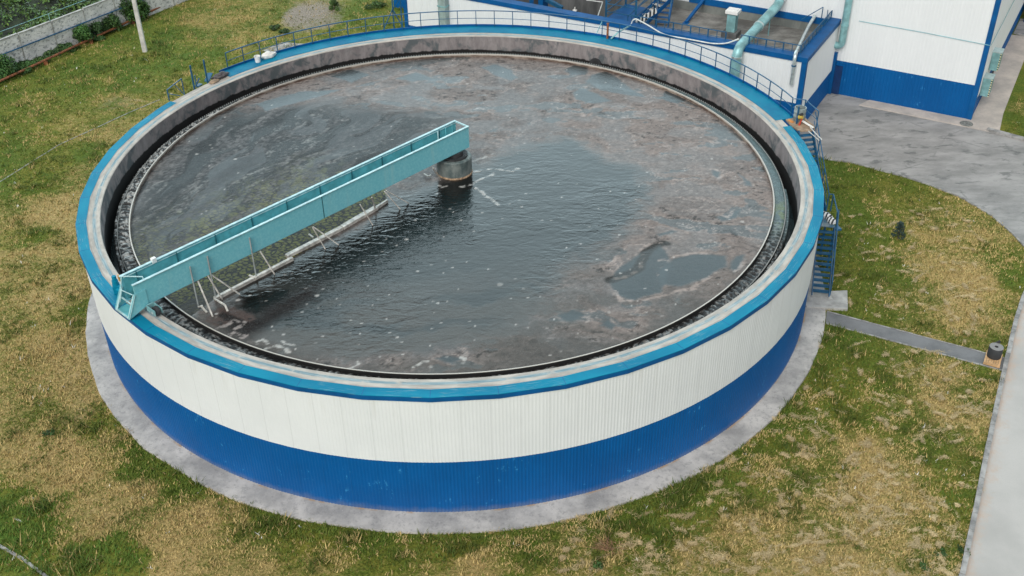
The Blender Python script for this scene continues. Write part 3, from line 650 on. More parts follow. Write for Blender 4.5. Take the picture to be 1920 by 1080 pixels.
# ================================================================== WATER SURFACE
hstep = .062; q = np.arange(-15.95, 15.96, hstep); X, Y = np.meshgrid(q, q); n = len(q)
WZ = 5.20
def W(pts): return GL(pts, WZ)
rr_ = np.hypot(X, Y); th = np.degrees(np.arctan2(Y, X)) % 360
wx = X+1.5*(fbm(X*.45, Y*.45, 4, 61)-.5)+.5*(fbm(X*1.8, Y*1.8, 3, 62)-.5); wy = Y+1.5*(fbm(X*.45, Y*.45, 4, 71)-.5)+.5*(fbm(X*1.8, Y*1.8, 3, 72)-.5)
sx_ = X+.35*(fbm(X*1.4, Y*1.4, 4, 81)-.5); sy_ = Y+.35*(fbm(X*1.4, Y*1.4, 4, 91)-.5)
arcn = np.radians(th)*9.0
_a, _b = X*.77+Y*.64, -X*.64+Y*.77
_wA = 2.4*(fbm(X*.22, Y*.22, 3, 11)-.5); _wB = 1.2*(fbm(X*.5, Y*.5, 3, 14)-.5)
stE = fbm(X*.28+_wB, Y*1.15+_wA*1.5+.02*X*X*.6, 5, 12); stA = fbm(_a*.26+_wB, _b*1.3+_wA*2+.045*_a*_a*.5, 5, 13)
wA_ = ss(6, 10, -_b*-1+0*X)*0+ss(-1, -5, X)
stk = stE*(1-wA_)+stA*wA_
stk2 = fbm(_a*.8, _b*3.0+_wA*3+.045*_a*_a, 4, 15)*wA_+fbm(X*.8, Y*3+_wA*2, 4, 16)*(1-wA_)
blot = fbm(wx*.55, wy*.8, 5, 16); fine = fbm(X*5, Y*6.5, 4, 17, .65); med = fbm(wx*1.7, wy*2.4, 5, 18, .6)
clear_px = [(884, 305), (930, 285), (980, 272), (1060, 262), (1130, 285), (1195, 318), (1212, 365), (1195, 412), (1140, 452), (1080, 500), (1030, 560), (980, 610), (880, 645), (760, 668), (640, 672), (500, 645), (420, 600), (430, 545), (560, 475), (700, 400), (800, 345)]
dC = sdf_poly(wx, wy, W(clear_px)); clearC = 1-ss(-.9, .8, dC+1.1*(med-.5))
dark_px = [(215, 520), (228, 440), (260, 350), (330, 270), (430, 215), (560, 200), (700, 205), (800, 215), (850, 225), (700, 315), (520, 395), (300, 480)]
dA = sdf_poly(wx, wy, W(dark_px)); darkA = 1-ss(-1.2, 1.8, dA)
film = .82+.18*ss(.36, .58, blot)
Cc = np.array([.008, .0085, .008]); Cb = np.array([.205, .168, .150]); Cg = np.array([.142, .134, .130]); Ck = np.array([.030, .028, .027]); Cf = np.array([.46, .38, .34])
mx = lambda a, b, k: a*(1-k[..., None])+b*k[..., None]
right = ss(4, 10, X)[..., None]
bgk = np.clip(ss(.38, .62, stk*.5+blot*.5)*.85+.0, 0, 1)
colw = mx(np.broadcast_to(Cg, X.shape+(3,)), Cb, np.clip(bgk*.85+.35*ss(3, 11, X)+.02, 0, 1))
# open bluish lanes where the film has parted
lf_ = fbm(wx*.42+3, wy*.95, 5, 19)*.55+stk*.45; lane = ss(.585, .605, lf_)*(1-clearC)
film = film*(1-.38*lane); colw = mx(colw, np.array([.034, .046, .050]), lane*.72)
le_ = np.exp(-((lf_-.582)/.006)**2)*ss(.42, .6, med)*(1-clearC); colw = mx(colw, np.array([.30, .255, .235]), le_*.55)
# flecks of the film: light and dark
fl = ss(.60, .70, fine)*ss(.42, .6, med); colw = mx(colw, np.array([.30, .27, .25]), fl*.55*(1-clearC))
dk = ss(.64, .70, fbm(X*3.2, Y*4.4, 4, 23, .6))*ss(.5, .62, blot); colw = mx(colw, Ck*.7, dk*.8*(1-clearC))
edge_f = np.exp(-((blot-.5)/.012)**2)*ss(.45, .6, med); colw = mx(colw, Cf*.8, np.clip(edge_f, 0, 1)*.55*(1-clearC)*(1-darkA))
gr = fbm(X*7, Y*9, 3, 46, .75); colw = colw*(.80+.4*ss(.28, .72, gr))[..., None]
rid = fbm(wx*.7+2*stk, wy*1.5, 4, 71); rl_ = np.exp(-((rid-.5)/.007)**2)*ss(.40, .55, med)*(1-clearC)*(1-darkA); colw = mx(colw, np.array([.40, .335, .30]), rl_*.6)
rl2 = np.exp(-((stE-.47)/.006)**2)*ss(.38, .52, blot)*(1-clearC)*(1-darkA); colw = mx(colw, np.array([.055, .048, .045]), rl2*.65)
# the dark sludge side
kA = ss(.36, .60, stk); grA = fbm(_a*5, _b*8, 3, 44, .7); cA = mx(np.broadcast_to(np.array([.011, .0095, .009]), X.shape+(3,)), np.array([.052, .050, .050]), kA)*(.35+1.3*ss(.3, .7, grA))[..., None]; cA = mx(cA, np.array([.17, .17, .16]), ss(.60, .68, grA)*ss(.35, .6, stk2)*.6)
cA = mx(cA, np.array([.20, .20, .19]), ss(.60, .74, stk2)*ss(.48, .62, fine)*.8)
cA = mx(cA, np.array([.010, .010, .010]), ss(.55, .60, fbm(_b*1.6+_wA*2.5+.04*_a*_a, _a*.3, 4, 29))*.85)
lA = fbm(_b*.9+_wA*2.2+.04*_a*_a, _a*.22, 4, 77); cA = mx(cA, np.array([.085, .095, .10]), ss(.56, .60, lA)*ss(9, 6, 0*X+np.hypot(X+8, Y-6))*.0+ss(.57, .60, lA)*.55)
colw = mx(colw, cA, darkA); film = film*(1-darkA)+darkA*(.80+.15*kA)
# clear rippled water
colw = mx(colw, Cc, clearC); film = film*(1-clearC)+clearC*.06
lowf = ss(560, 690, 540+ (-Y-3)*16)  # thin grey film towards the near rim
thin = ss(-6, -13, Y)*ss(.3, .6, fbm(wx*.3, wy*1.1, 4, 31))*(1-darkA); colw = mx(colw, np.array([.075, .072, .066]), thin*.8); film = np.maximum(film, thin*.45)
# parted pools
pools = [[(1143, 525), (1163, 503), (1200, 475), (1235, 462), (1258, 485), (1252, 515), (1238, 548), (1185, 563), (1150, 550)], [(1233, 508), (1262, 484), (1325, 474), (1362, 480), (1362, 500), (1325, 520), (1275, 537), (1238, 532)], [(1366, 502), (1380, 480), (1396, 476), (1390, 498), (1374, 512)],
 [(1098, 152), (1108, 140), (1138, 134), (1175, 160), (1212, 182), (1165, 178), (1125, 168)], [(1074, 174), (1090, 165), (1120, 176), (1146, 190), (1110, 194), (1082, 188)], [(1060, 130), (1085, 118), (1105, 126), (1098, 140), (1070, 142)], [(903, 126), (925, 121), (958, 130), (970, 146), (958, 152), (925, 138)], [(620, 142), (660, 131), (692, 140), (660, 155)], [(740, 148), (780, 136), (822, 150), (770, 152)], [(480, 195), (560, 172), (640, 168), (600, 182), (500, 208)], [(1233, 440), (1262, 432), (1275, 434), (1240, 444)], [(1045, 590), (1075, 582), (1102, 592), (1080, 601), (1055, 599)], [(1125, 612), (1142, 600), (1152, 610), (1148, 620)], [(1345, 405), (1372, 400), (1396, 392), (1380, 408), (1352, 413)], [(1335, 318), (1352, 322), (1350, 334), (1338, 328)], [(815, 672), (845, 668), (873, 674), (850, 684)], [(1250, 170), (1290, 185), (1270, 195), (1235, 185)], [(1385, 325), (1405, 340), (1412, 350), (1398, 346)]]
for pl in pools:
    dp = sdf_poly(sx_, sy_, W(pl)); k = 1-ss(-.12, .12, dp); colw = mx(colw, np.array([.030, .040, .044]), k*.95); film = film*(1-k*.55)
    e = np.exp(-((dp-.08)/.06)**2)*ss(.42, .62, fbm(X*.9, Y*.9, 3, 41)); colw = mx(colw, Cf*.75, e*.5*ss(.45, .6, fine))
def stroke(pl, w_, c, a, thr=.0):
    global colw, film
    dl = d_line(sx_, sy_, W(pl)); k = (1-ss(w_*.5, w_, dl))*ss(thr-.15, thr+.15, fine); colw = mx(colw, np.array(c), k*a); film = np.maximum(film, k*.5)
stroke([(1143, 524), (1175, 516), (1198, 503), (1207, 485), (1212, 470), (1225, 462), (1245, 457)], .34, (.018, .015, .012), .95, .1); stroke([(1150, 522), (1180, 518), (1203, 500), (1205, 480)], .12, (.16, .13, .11), .7, .5)
SCL = .6
for pl in ([(1150, 545), (1165, 563), (1215, 562), (1270, 546), (1300, 540)], [(1285, 545), (1310, 528), (1345, 512)], [(1238, 487), (1275, 478), (1325, 474)], [(1375, 510), (1392, 495), (1396, 490)], [(1348, 400), (1362, 406), (1375, 398)], [(1200, 468), (1215, 459), (1240, 458)], [(1135, 500), (1150, 490), (1152, 482)], [(1335, 317), (1352, 320), (1356, 328), (1348, 333)], [(1130, 505), (1148, 507)]): stroke(pl, .12, Cf*.8, .65, .46)
for pl in ([(886, 322), (915, 318), (960, 320), (972, 316)], [(888, 300), (905, 296), (925, 288)], [(884, 345), (905, 335), (925, 328)], [(893, 352), (912, 370), (935, 384)], [(820, 345), (826, 352), (836, 350)], [(865, 350), (880, 345)], [(482, 640), (490, 636), (499, 645)], [(500, 655), (520, 649), (538, 658), (543, 668)], [(530, 642), (552, 650)], [(405, 617), (428, 607), (437, 600)], [(430, 628), (445, 626)], [(870, 682), (873, 675), (866, 672)], [(655, 692), (672, 684), (672, 681)], [(770, 690), (790, 680), (800, 678)]): stroke(pl, .10, (.48, .47, .44), .75, .48)
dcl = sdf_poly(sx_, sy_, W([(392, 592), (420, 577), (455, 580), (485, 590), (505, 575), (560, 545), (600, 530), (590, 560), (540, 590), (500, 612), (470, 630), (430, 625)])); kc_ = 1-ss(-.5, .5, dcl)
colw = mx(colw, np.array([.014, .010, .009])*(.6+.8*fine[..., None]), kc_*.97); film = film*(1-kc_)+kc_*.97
for pl in ([(400, 588), (425, 580), (450, 586), (465, 596)], [(395, 598), (415, 606)]): stroke(pl, .36, (.085, .058, .05), .8, .40)
for pl in ([(405, 618), (425, 611), (436, 602), (442, 606)], [(440, 618), (452, 612), (455, 604)], [(432, 630), (440, 624), (450, 627)], [(455, 632), (463, 627)]): stroke(pl, .11, (.34, .30, .28), .85, .42)
# froth dots
g = np.random.default_rng(12); NB = 280
bx, by = [], []
while len(bx) < NB:
    x, y, _ = G(g.uniform(240, 1450), g.uniform(110, 690), WZ)
    if x*x+y*y < 240: bx.append(x); by.append(y)
for x, y in zip(bx, by):
    i, j = int((y+15.95)/hstep), int((x+15.95)/hstep); rad = g.choice([.06, .08, .11, .16], p=[.80, .15, .045, .005]); k = int(rad/hstep)+1
    sl_ = (slice(max(0, i-k), i+k+1), slice(max(0, j-k), j+k+1)); dd = np.hypot(X[sl_]-x, Y[sl_]-y); kk = (1-ss(rad*.6, rad, dd))*g.uniform(.2, .75)
    colw[sl_] = mx(colw[sl_], np.array([.52, .50, .47]), kk)
# olive crackled crust along the bridge
bA, bB = np.array(G(880, 275, 6.45)[:2]), np.array(G(264, 577, 6.45)[:2]); bd = (bB-bA)/np.linalg.norm(bB-bA); bn = np.array((-bd[1], bd[0]))
if bn @ np.array((-.8, .57)) < 0: bn = -bn
s1 = (X-bA[0])*bd[0]+(Y-bA[1])*bd[1]; t1 = (X-bA[0])*bn[0]+(Y-bA[1])*bn[1]
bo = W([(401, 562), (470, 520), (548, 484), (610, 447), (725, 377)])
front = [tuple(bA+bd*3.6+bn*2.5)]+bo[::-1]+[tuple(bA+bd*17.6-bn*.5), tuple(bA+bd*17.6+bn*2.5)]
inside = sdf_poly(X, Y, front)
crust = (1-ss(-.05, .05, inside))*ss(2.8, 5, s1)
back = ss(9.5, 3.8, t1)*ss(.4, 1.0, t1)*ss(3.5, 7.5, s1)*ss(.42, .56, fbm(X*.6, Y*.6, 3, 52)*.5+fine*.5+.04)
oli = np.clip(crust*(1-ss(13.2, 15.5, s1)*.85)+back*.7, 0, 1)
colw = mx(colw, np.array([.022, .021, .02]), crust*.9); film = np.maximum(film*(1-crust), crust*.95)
gre = ss(.55, .7, fbm(X*2.4, Y*2.4, 3, 55))*ss(9, 4, t1)*ss(.5, 2, t1)*ss(3, 6, s1); colw = mx(colw, np.array([.15, .155, .05]), gre*.5*darkA)
rip = np.clip(clearC*1.15+.10+.12*(1-film)-.7*crust, .02, 1.2)
rip = rip*(.55+.9*ss(.35, .65, fbm(X*.22, Y*.22, 3, 57)))
keep = rr_ < 15.9; vid = -np.ones((n, n), int); vid[keep] = np.arange(keep.sum())
Fq = np.stack([vid[:-1, :-1], vid[:-1, 1:], vid[1:, 1:], vid[1:, :-1]], -1).reshape(-1, 4); Fq = Fq[(Fq >= 0).all(1)]
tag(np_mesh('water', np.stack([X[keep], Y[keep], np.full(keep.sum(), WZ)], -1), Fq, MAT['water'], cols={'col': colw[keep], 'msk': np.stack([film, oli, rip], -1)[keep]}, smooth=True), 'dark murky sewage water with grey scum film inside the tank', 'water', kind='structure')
# ================================================================== WALKWAY AND RAILING
def wr(a):   # outer radius of the walkway at angle a (degrees)
    return 18.60+.08*math.sin(R(a*1.5))
angs = [10.6+i*(137-10.6)/90 for i in range(91)]
mb = MB(); vv = []; n_ = len(angs)
for z in (H+.016, H-.05):
    vv += [(17.58*math.cos(R(a)), 17.58*math.sin(R(a)), z) for a in angs]; vv += [(wr(a)*math.cos(R(a)), wr(a)*math.sin(R(a)), z) for a in angs]
ff = []
for i in range(n_-1):
    ff += [[i, n_+i, n_+i+1, i+1], [2*n_+i, 2*n_+i+1, 3*n_+i+1, 3*n_+i], [n_+i, 3*n_+i, 3*n_+i+1, n_+i+1], [i, i+1, 2*n_+i+1, 2*n_+i]]
ff += [[0, 2*n_, 3*n_, n_], [n_-1, 2*n_-1, 4*n_-1, 3*n_-1]]
wk = mb.add(vv, ff).build('walkway', MAT['walk'], tank)
mb = MB(); vv = []
for z in (H-.02, H+.15):
    for d_ in (0, .03): vv += [((wr(a)+d_)*math.cos(R(a)), (wr(a)+d_)*math.sin(R(a)), z) for a in angs]
ff = []
for i in range(n_-1):
    ff += [[i, i+1, 2*n_+i+1, 2*n_+i], [n_+i, 3*n_+i, 3*n_+i+1, n_+i+1], [2*n_+i, 2*n_+i+1, 3*n_+i+1, 3*n_+i]]
mb.add(vv, ff).build('toe_board', MAT['blue_trim'], wk)
# brackets below the walkway
for a in range(20, 136, 8):
    mb = MB(); ca_, sa_ = math.cos(R(a)), math.sin(R(a)); mb.bar((18.02*ca_, 18.02*sa_, H-1.0), (wr(a)*ca_, wr(a)*sa_, H-.06), .06, .06); mb.build('bracket', MAT['steel_blue'], tank)
rail = thing('walkway_railing', 'long curved blue railing along the far edge of the tank rim', 'railing', (0, 18.6, H))
P0 = 11.4; posts = [P0+3.64*i for i in range(35)]
post_me = None
for a in posts:
    r = wr(a)-.04; ca_, sa_ = math.cos(R(a)), math.sin(R(a))
    MB().box((r*ca_, r*sa_, H+.01), .045, .045, 1.04, R(a)).build('post', MAT['steel_blue'], rail)
for z, rad, nm in ((H+1.06, .034, 'top_rail'), (H+.56, .020, 'middle_rail')):
    aa = [posts[0]+(posts[-1]-posts[0])*i/99 for i in range(100)]
    MB().tube([((wr(a)-.04)*math.cos(R(a)), (wr(a)-.04)*math.sin(R(a)), z) for a in aa], rad, 6).build(nm, MAT['steel_blue'], rail)
# gate posts and stub railing at the walkway's end
def polar(r, a, z): return (r*math.cos(R(a)), r*math.sin(R(a)), z)
gp = thing('ladder_gate', 'pair of blue gate posts with crooked hinge arms at the end of the walkway', 'gate', polar(18.1, 143, H))
MB().box(polar(18.1, 144.3, H-.1), .07, .07, 1.5, R(144)).build('post', MAT['steel_blue'], gp)
MB().box(polar(18.05, 141.2, H-.1), .07, .07, 1.5, R(141)).build('post', MAT['steel_blue'], gp)
MB().bar(polar(18.1, 143.8, H+.12), polar(18.35, 142.2, H+.3), .06, .06).bar(polar(18.15, 143.6, H+.02), polar(18.2, 142.4, H+.02), .25, .06).build('hinge_arm', MAT['steel_blue'], gp)
MB().bar(polar(18.1, 141.2, H+.05), polar(18.5, 139.2, H+.25), .3, .05).build('hinge_arm', MAT['steel_blue'], gp)
MB().box(polar(18.25, 143.3, H-.1), .05, .05, .75, 0).build('brace', MAT['steel_blue'], gp)
sr = thing('stub_railing', 'short low blue railing leaning out over the lawn beside the bare rim', 'railing', polar(18.2, 148, H))
e0, e1 = polar(18.2, 150.4, H), polar(18.55, 145.6, H)
MB().box(e0, .05, .05, .68, R(150)).build('post', MAT['steel_blue'], sr)
MB().bar((e0[0], e0[1], H+.66), (e1[0], e1[1], H+.66), .045, .045).build('top_rail', MAT['steel_blue'], sr)
MB().bar((e0[0], e0[1], H+.42), polar(18.0, 148.2, H+.05), .035, .035).build('brace', MAT['steel_blue'], sr)
MB().bar((e1[0], e1[1], H+.66), (e1[0], e1[1], H-.5), .045, .045).build('post', MAT['steel_blue'], sr)
MB().bar(((e0[0]+e1[0])/2, (e0[1]+e1[1])/2, H+.66), polar(18.0, 147, H-.1), .03, .03).build('brace', MAT['steel_blue'], sr)
def blob(c, sx, sy, sz, seed, nn=14, amp=.25, rz=0.0):
    mb = MB(); g = random.Random(seed); v = []; k = nn*2
    for i in range(nn+1):
        ph = math.pi*i/nn
        for j in range(k):
            t = TAU*j/k
            q = np.array((math.sin(ph)*math.cos(t), math.sin(ph)*math.sin(t), math.cos(ph)))
            f = 1+amp*(float(fbm(np.array([q[0]*1.8+seed]), np.array([q[1]*1.8+q[2]*2.3]), 4, seed)[0])-.5)*2
            x, y, z = q[0]*sx*f, q[1]*sy*f, max(q[2]*f, -.55)*sz
            v.append((c[0]+x*math.cos(rz)-y*math.sin(rz), c[1]+x*math.sin(rz)+y*math.cos(rz), c[2]+z+.55*sz))
    return mb.add(v, [[i*k+j, (i+1)*k+j, (i+1)*k+(j+1) % k, i*k+(j+1) % k] for i in range(nn) for j in range(k)])
tag(blob(polar(17.95, 138.6, H), 0.62, .26, .20, 3, amp=.5, rz=R(48)).build('rubble_heap', plain('dark_sweepings', (.11, .10, .10), .9, var=.3, scale=5, c2=(.05, .045, .05), bump=.6), smooth=True), 'heap of dark dried sludge at the walkway end', 'heap')
tag(blob(polar(17.75, 140.4, H), .35, .16, .10, 9, amp=.4, rz=R(48)).build('rag', MAT['orange'], smooth=True), 'crumpled reddish brown rag on the rim by the gate posts', 'rag')
# bucket and sack
bk = thing('bucket', 'white plastic bucket standing on the blue walkway', 'bucket', polar(18.15, 129.3, H+.02))
cbk = np.array(parent_loc(bk))
mb = MB(); prof = [(.0, 0), (.15, 0), (.185, .36), (.195, .36), (.195, .385), (.17, .385), (.16, .05), (0, .05)]; N = 20; v = []
for r, z in prof: v += [(cbk[0]+r*math.cos(TAU*k/N), cbk[1]+r*math.sin(TAU*k/N), cbk[2]+z) for k in range(N)]
mb.add(v, [[i*N+k, i*N+(k+1) % N, (i+1)*N+(k+1) % N, (i+1)*N+k] for i in range(len(prof)-1) for k in range(N)]); mb.build('body', MAT['white_trim'], bk, smooth=True)
MB().tube([cbk+np.array((.19*math.cos(t), .19*math.sin(t)*.5, .36-.14*math.sin(t))) for t in np.linspace(0, math.pi, 12)], .006, 5).build('handle', MAT['dark'], bk)
tag(blob(polar(18.28, 126.6, H+.02), .48, .24, .24, 15, amp=.35, rz=R(38)).build('sack', MAT['bag'], smooth=True), 'slumped white sack lying on the walkway next to the bucket', 'sack')
rp = thing('marker_post', 'short rusty red post beside the walkway railing', 'post', polar(18.5, 57.4, H))
q = polar(18.52, 57.4, H); MB().box(q, .1, .1, 1.0, R(55)).build('shaft', MAT['rust'], rp); MB().box((q[0], q[1], H+1.0), .14, .14, .03, R(55)).build('cap', MAT['rust'], rp)

# ================================================================== STAIRS
st = thing('steel_staircase', 'blue steel staircase in two flights climbing the right side of the tank', 'staircase', (18.2, -4.7, .13))
def flight(a, b, width, n, mat_t='steel_blue', open_side=1):
    "a, b: bottom and top middle points"
    a, b = np.array(a, float), np.array(b, float); d = b-a; hd = np.array((d[0], d[1], 0)); hd /= np.linalg.norm(hd); sd_ = np.array((hd[1], -hd[0], 0))
    for s_ in (-1, 1):
        o = sd_*s_*(width/2); MB().bar(a+o, b+o, .05, .22, up=(0, 0, 1)).build('stringer', MAT['steel_blue'], st)
    for i in range(1, n):
        p = a+d*i/n; MB().frame(p-np.array((0, 0, .03)), hd, sd_, (0, 0, 1), .24, width-.06, .04).build('tread', MAT['steel_blue'], st)
    return hd, sd_
f0, f1 = np.array((18.17, -4.72, .13)), np.array((18.86, -2.25, 2.72))
hd, sd_ = flight(f0, f1, .84, 13)
l0, l1 = f1, np.array((18.98, -.75, 2.72))
MB().prism([tuple((f1+sd_*.45)[:2]), tuple((l1+sd_*.46)[:2]), tuple((l1-sd_*.46)[:2]), tuple((f1-sd_*.45)[:2])], 2.68, 2.73).build('landing', plain('landing_plate', (.20, .22, .22), .7, var=.25, scale=3, c2=(.03, .13, .22)), st)
t0, t1 = np.array((18.90, -.80, 2.73)), np.array((18.52, 1.95, H))
hd2, sd2 = flight(t0, t1, .78, 17)
plat = [(18.17, 1.9), (18.98, 1.9), (19.18, 2.1), (18.92, 3.55), (18.28, 3.5), (17.85, 3.3), (17.95, 2.5)]
MB().prism(plat, H-.06, H+.014).build('top_platform', MAT['orange'], st)
def rails(pts, h, posts_at, side, par, low=True):
    top = [np.array(p)+np.array((0, 0, h)) for p in pts]; MB().tube(top, .028, 6).build('handrail', MAT['steel_blue'], par)
    if low: MB().tube([np.array(p)+np.array((0, 0, h*.5)) for p in pts], .018, 6).build('middle_rail', MAT['steel_blue'], par)
    for p in posts_at: MB().bar(np.array(p), np.array(p)+np.array((0, 0, h)), .045, .045).build('post', MAT['steel_blue'], par)
rails([(18.3, 3.72, H), (18.86, 3.5, H), (19.13, 2.08, H)], 1.0, [(18.86, 3.5, H), (19.13, 2.08, H)], 1, st)
ro = t0+sd2*.42; rt = t1+sd2*.42
rails([rt, ro], 1.0, [rt+(ro-rt)*.33, rt+(ro-rt)*.68, ro], 1, st)
lo, lt_ = l1+sd_*.44, f1+sd_*.42
MB().tube([ro+np.array((0, 0, 1.0)), ro+np.array((.22, -.02, 1.0)), lt_+np.array((.08, .2, .78)), lt_+np.array((.08, .05, .0))], .035, 6).build('handrail', MAT['steel_blue'], st)
MB().bar(ro+np.array((.22, -.02, 0)), ro+np.array((.22, -.02, 1.0)), .05, .05).build('post', MAT['steel_blue'], st)
fo = f0+sd_*.46; fi = f0-sd_*.44
ft = f1+sd_*.46
rails([ft+np.array((0, 0, .1)), fo], .95, [ft, fo+(ft-fo)*.66, fo+(ft-fo)*.33, fo+(ft-fo)*.03], 1, st)
for p in (f1+sd_*.40, f1-sd_*.40, l1+sd_*.40): MB().bar((p[0], p[1], .1), (p[0], p[1], 2.68), .09, .09).build('leg', MAT['steel_blue'], st)
for p in (fo, fi): MB().box((p[0], p[1]-.05, .125), .2, .26, .02).build('base_plate', MAT['grey_conc'], st)
MB().box((lt_[0]+.12, lt_[1]-.05, 2.62), .3, .32, .1, .2).build('bracket', MAT['steel_blue'], st)
# sacks on the landing
wst = MT('black_striped_sack', .5); wv = wst.n('ShaderNodeTexWave'); wst.lk(wst.mp(wst.obj(), (1, 1, 1), R(50)), wv.inputs['Vector']); wv.inputs['Scale'].default_value = 1.7; wv.inputs['Distortion'].default_value = 2.5
wst.set('Base Color', wst.mix(wst.step(wv.outputs['Fac'], .5, .62), (.78, .80, .79), (.02, .025, .03)))
for (x, y, a, b, rz, lab) in ((19.12, -1.35, .36, .16, 1.2, 'white sack with black stripes on the upper end of the landing'), (19.2, -1.85, .30, .15, 1.0, 'crumpled white sack with black print by the landing corner post')):
    tag(blob((x, y, 2.73), a, b, .16, int(x*100+y*10), amp=.4, rz=rz+1.0).build('sack', wst.m, smooth=True), lab, 'sack')
# drum, tools and planks on the top platform
dr = thing('steel_drum', 'open grey steel drum standing on the platform at the head of the stairs', 'drum', (18.5, 3.15, H))
c0 = np.array((18.52, 3.15, H+.014))
mb = MB(); prof = [(.0, 0), (.30, 0), (.31, .03), (.31, .26), (.325, .28), (.31, .30), (.31, .50), (.325, .52), (.31, .54), (.31, .74), (.27, .74), (.27, .2), (0, .2)]; N = 24; v = []
for r, z in prof: v += [(c0[0]+r*math.cos(TAU*k/N), c0[1]+r*math.sin(TAU*k/N), c0[2]+z) for k in range(N)]
mb.add(v, [[i*N+k, i*N+(k+1) % N, (i+1)*N+(k+1) % N, (i+1)*N+k] for i in range(len(prof)-1) for k in range(N)]); mb.build('shell', plain('grey_drum', (.30, .36, .36), .5, .2, var=.2), dr, smooth=True)
vl = thing('control_valve', 'blue and yellow valve on a post next to the grey drum', 'valve', (18.3, 2.7, H))
MB().tube([(18.28, 2.75, H), (18.28, 2.75, H+1.0)], .05, 8).build('stem', MAT['steel_blue'], vl); MB().tube([(18.34, 2.7, H+.40), (18.48, 2.56, H+.48)], .11, 10).build('body', MAT['yellow'], vl)
MB().tube([(18.38, 2.66, H+.55), (18.46, 2.56, H+.64)], .08, 8).build('cap', MAT['dark'], vl); MB().bar((18.36, 2.55, H+.02), (18.44, 2.5, H+.38), .12, .08).build('lever', MAT['red'], vl)
tag(MB().bar((18.56, 2.75, H+.16), (18.96, 2.0, H+.10), .13, .05).build('plank', MAT['bag'], bevel=.01), 'pale plank leaning across the platform edge', 'plank')
tag(MB().bar((18.78, 2.9, H+.12), (19.06, 2.15, H+.10), .08, .05).build('plank', MAT['orange'], bevel=.01), 'narrower brown plank outside the pale plank', 'plank')
for a_, b_2, lab in ((tuple(G(1519, 239, H+.45)), tuple(G(1541, 262, H-.15)), 'upper white pole sloping down beside the stair handrail'), (tuple(G(1516, 246, H+.35)), tuple(G(1538, 265, H-.25)), 'lower white pole sloping down beside the stair handrail')):
    tag(MB().tube([a_, b_2], .022, 6).build('pole', MAT['cable']), lab, 'pole')
tag(MB().bar((17.98, 3.2, H+.02), (18.12, 2.85, H+.02), .16, .1).build('orange_tarp', plain('orange_sheet', (.55, .22, .06), .8, var=.2), bevel=.03), 'folded orange sheet lying by the rim at the platform', 'sheet')

# ================================================================== CENTRE PIER
cpx = np.array((0.02, .80))
pier = thing('centre_pier', 'round grey pier with a rusty waterline rising from the middle of the basin', 'pier', (cpx[0], cpx[1], 4.6))
def lathe(c, prof, N=40):
    mb = MB(); v = []
    for r, z in prof: v += [(c[0]+r*math.cos(TAU*k/N), c[1]+r*math.sin(TAU*k/N), z) for k in range(N)]
    return mb.add(v, [[i*N+k, i*N+(k+1) % N, (i+1)*N+(k+1) % N, (i+1)*N+k] for i in range(len(prof)-1) for k in range(N)])
lathe(cpx, [(.90, 4.6), (.90, 6.08), (.86, 6.13), (0, 6.13)]).build('drum', MAT['drum'], pier, smooth=True)
lathe(cpx, [(.905, 5.12), (.925, 5.14), (.925, 5.25), (.905, 5.29)]).build('rust_band', plain('rust_band', (.46, .33, .21), .8, var=.3, scale=6, c2=(.17, .11, .07)), pier, smooth=True)
lathe(cpx, [(.70, 6.13), (.70, 6.24), (.48, 6.2), (.48, 6.42), (0, 6.42)]).build('bearing', MAT['dark'], pier, smooth=True)

# ================================================================== SCRAPER BRIDGE
ZB, ZT = 6.45, 7.60
A3 = np.array((*G(880, 275, ZB)[:2], 0)); B3 = np.array((*G(264, 577, ZB)[:2], 0)); Dv = (B3-A3); BL = np.linalg.norm(Dv); Dv /= BL
Nv = np.array((-Dv[1], Dv[0], 0)); Nv = Nv if Nv @ np.array((-.8, .57, 0)) > 0 else -Nv
BW = float(np.array((*(G(850, 228, ZT)-G(880, 236, ZT))[:2], 0)) @ Nv)
Zv = np.array((0, 0, 1.))
br = thing('scraper_bridge', 'long pale teal box bridge spanning from the rim to the centre pier', 'bridge', tuple(A3+Nv*BW/2+Zv*ZB))
def bp_(s, t, z): return A3+Dv*s+Nv*t+Zv*z
def beam(t, name, seam):
    sg = -1 if t < .1 else 1
    mb = MB(); cuts = [0]+seam+[BL+.12]
    for s0, s1 in zip(cuts[:-1], cuts[1:]): mb.frame(bp_((s0+s1)/2, t, ZB), Dv, Nv, Zv, s1-s0-.022, .03, ZT-ZB)
    b = mb.build(name, MAT['bridge'], br)
    MB().frame(bp_(BL/2+.06, t, ZT-.012), Dv, Nv, Zv, BL+.14, .12, .03).build('top_flange', MAT['flange'], b)
    MB().frame(bp_(BL/2+.06, t-sg*.05, ZB-.014), Dv, Nv, Zv, BL+.10, .13, .03).build('bottom_flange', MAT['bridge'], b)
    return b
sP = lambda x, y, z: float((np.array((*G(x, y, z)[:2], 0))-A3) @ Dv)
fb = beam(0, 'side_beam', [sP(605, 372, 7.5)])
bb = beam(BW, 'side_beam', [])
MB().frame(bp_(sP(605, 372, 7.5), -.018, ZB+.01), Dv, Nv, Zv, .045, .008, ZT-ZB-.05).build('seam', MAT['stiff'], fb)
MB().frame(bp_(BL/2, BW-.018, ZB+.03), Dv, Nv, Zv, BL, .008, ZT-ZB-.08).build('lining', MAT['bridge_in'], bb)
MB().frame(bp_(BL/2, BW-.04, ZT-.11), Dv, Nv, Zv, BL, .05, .03).build('cable_tray', MAT['flange'], bb)
for i in range(10):
    s = 1.2+i*1.9; MB().frame(bp_(s, BW-.045, ZB+.06), Dv, Nv, Zv, .045, .06, ZT-ZB-.14).build('stiffener', MAT['stiff'], bb)
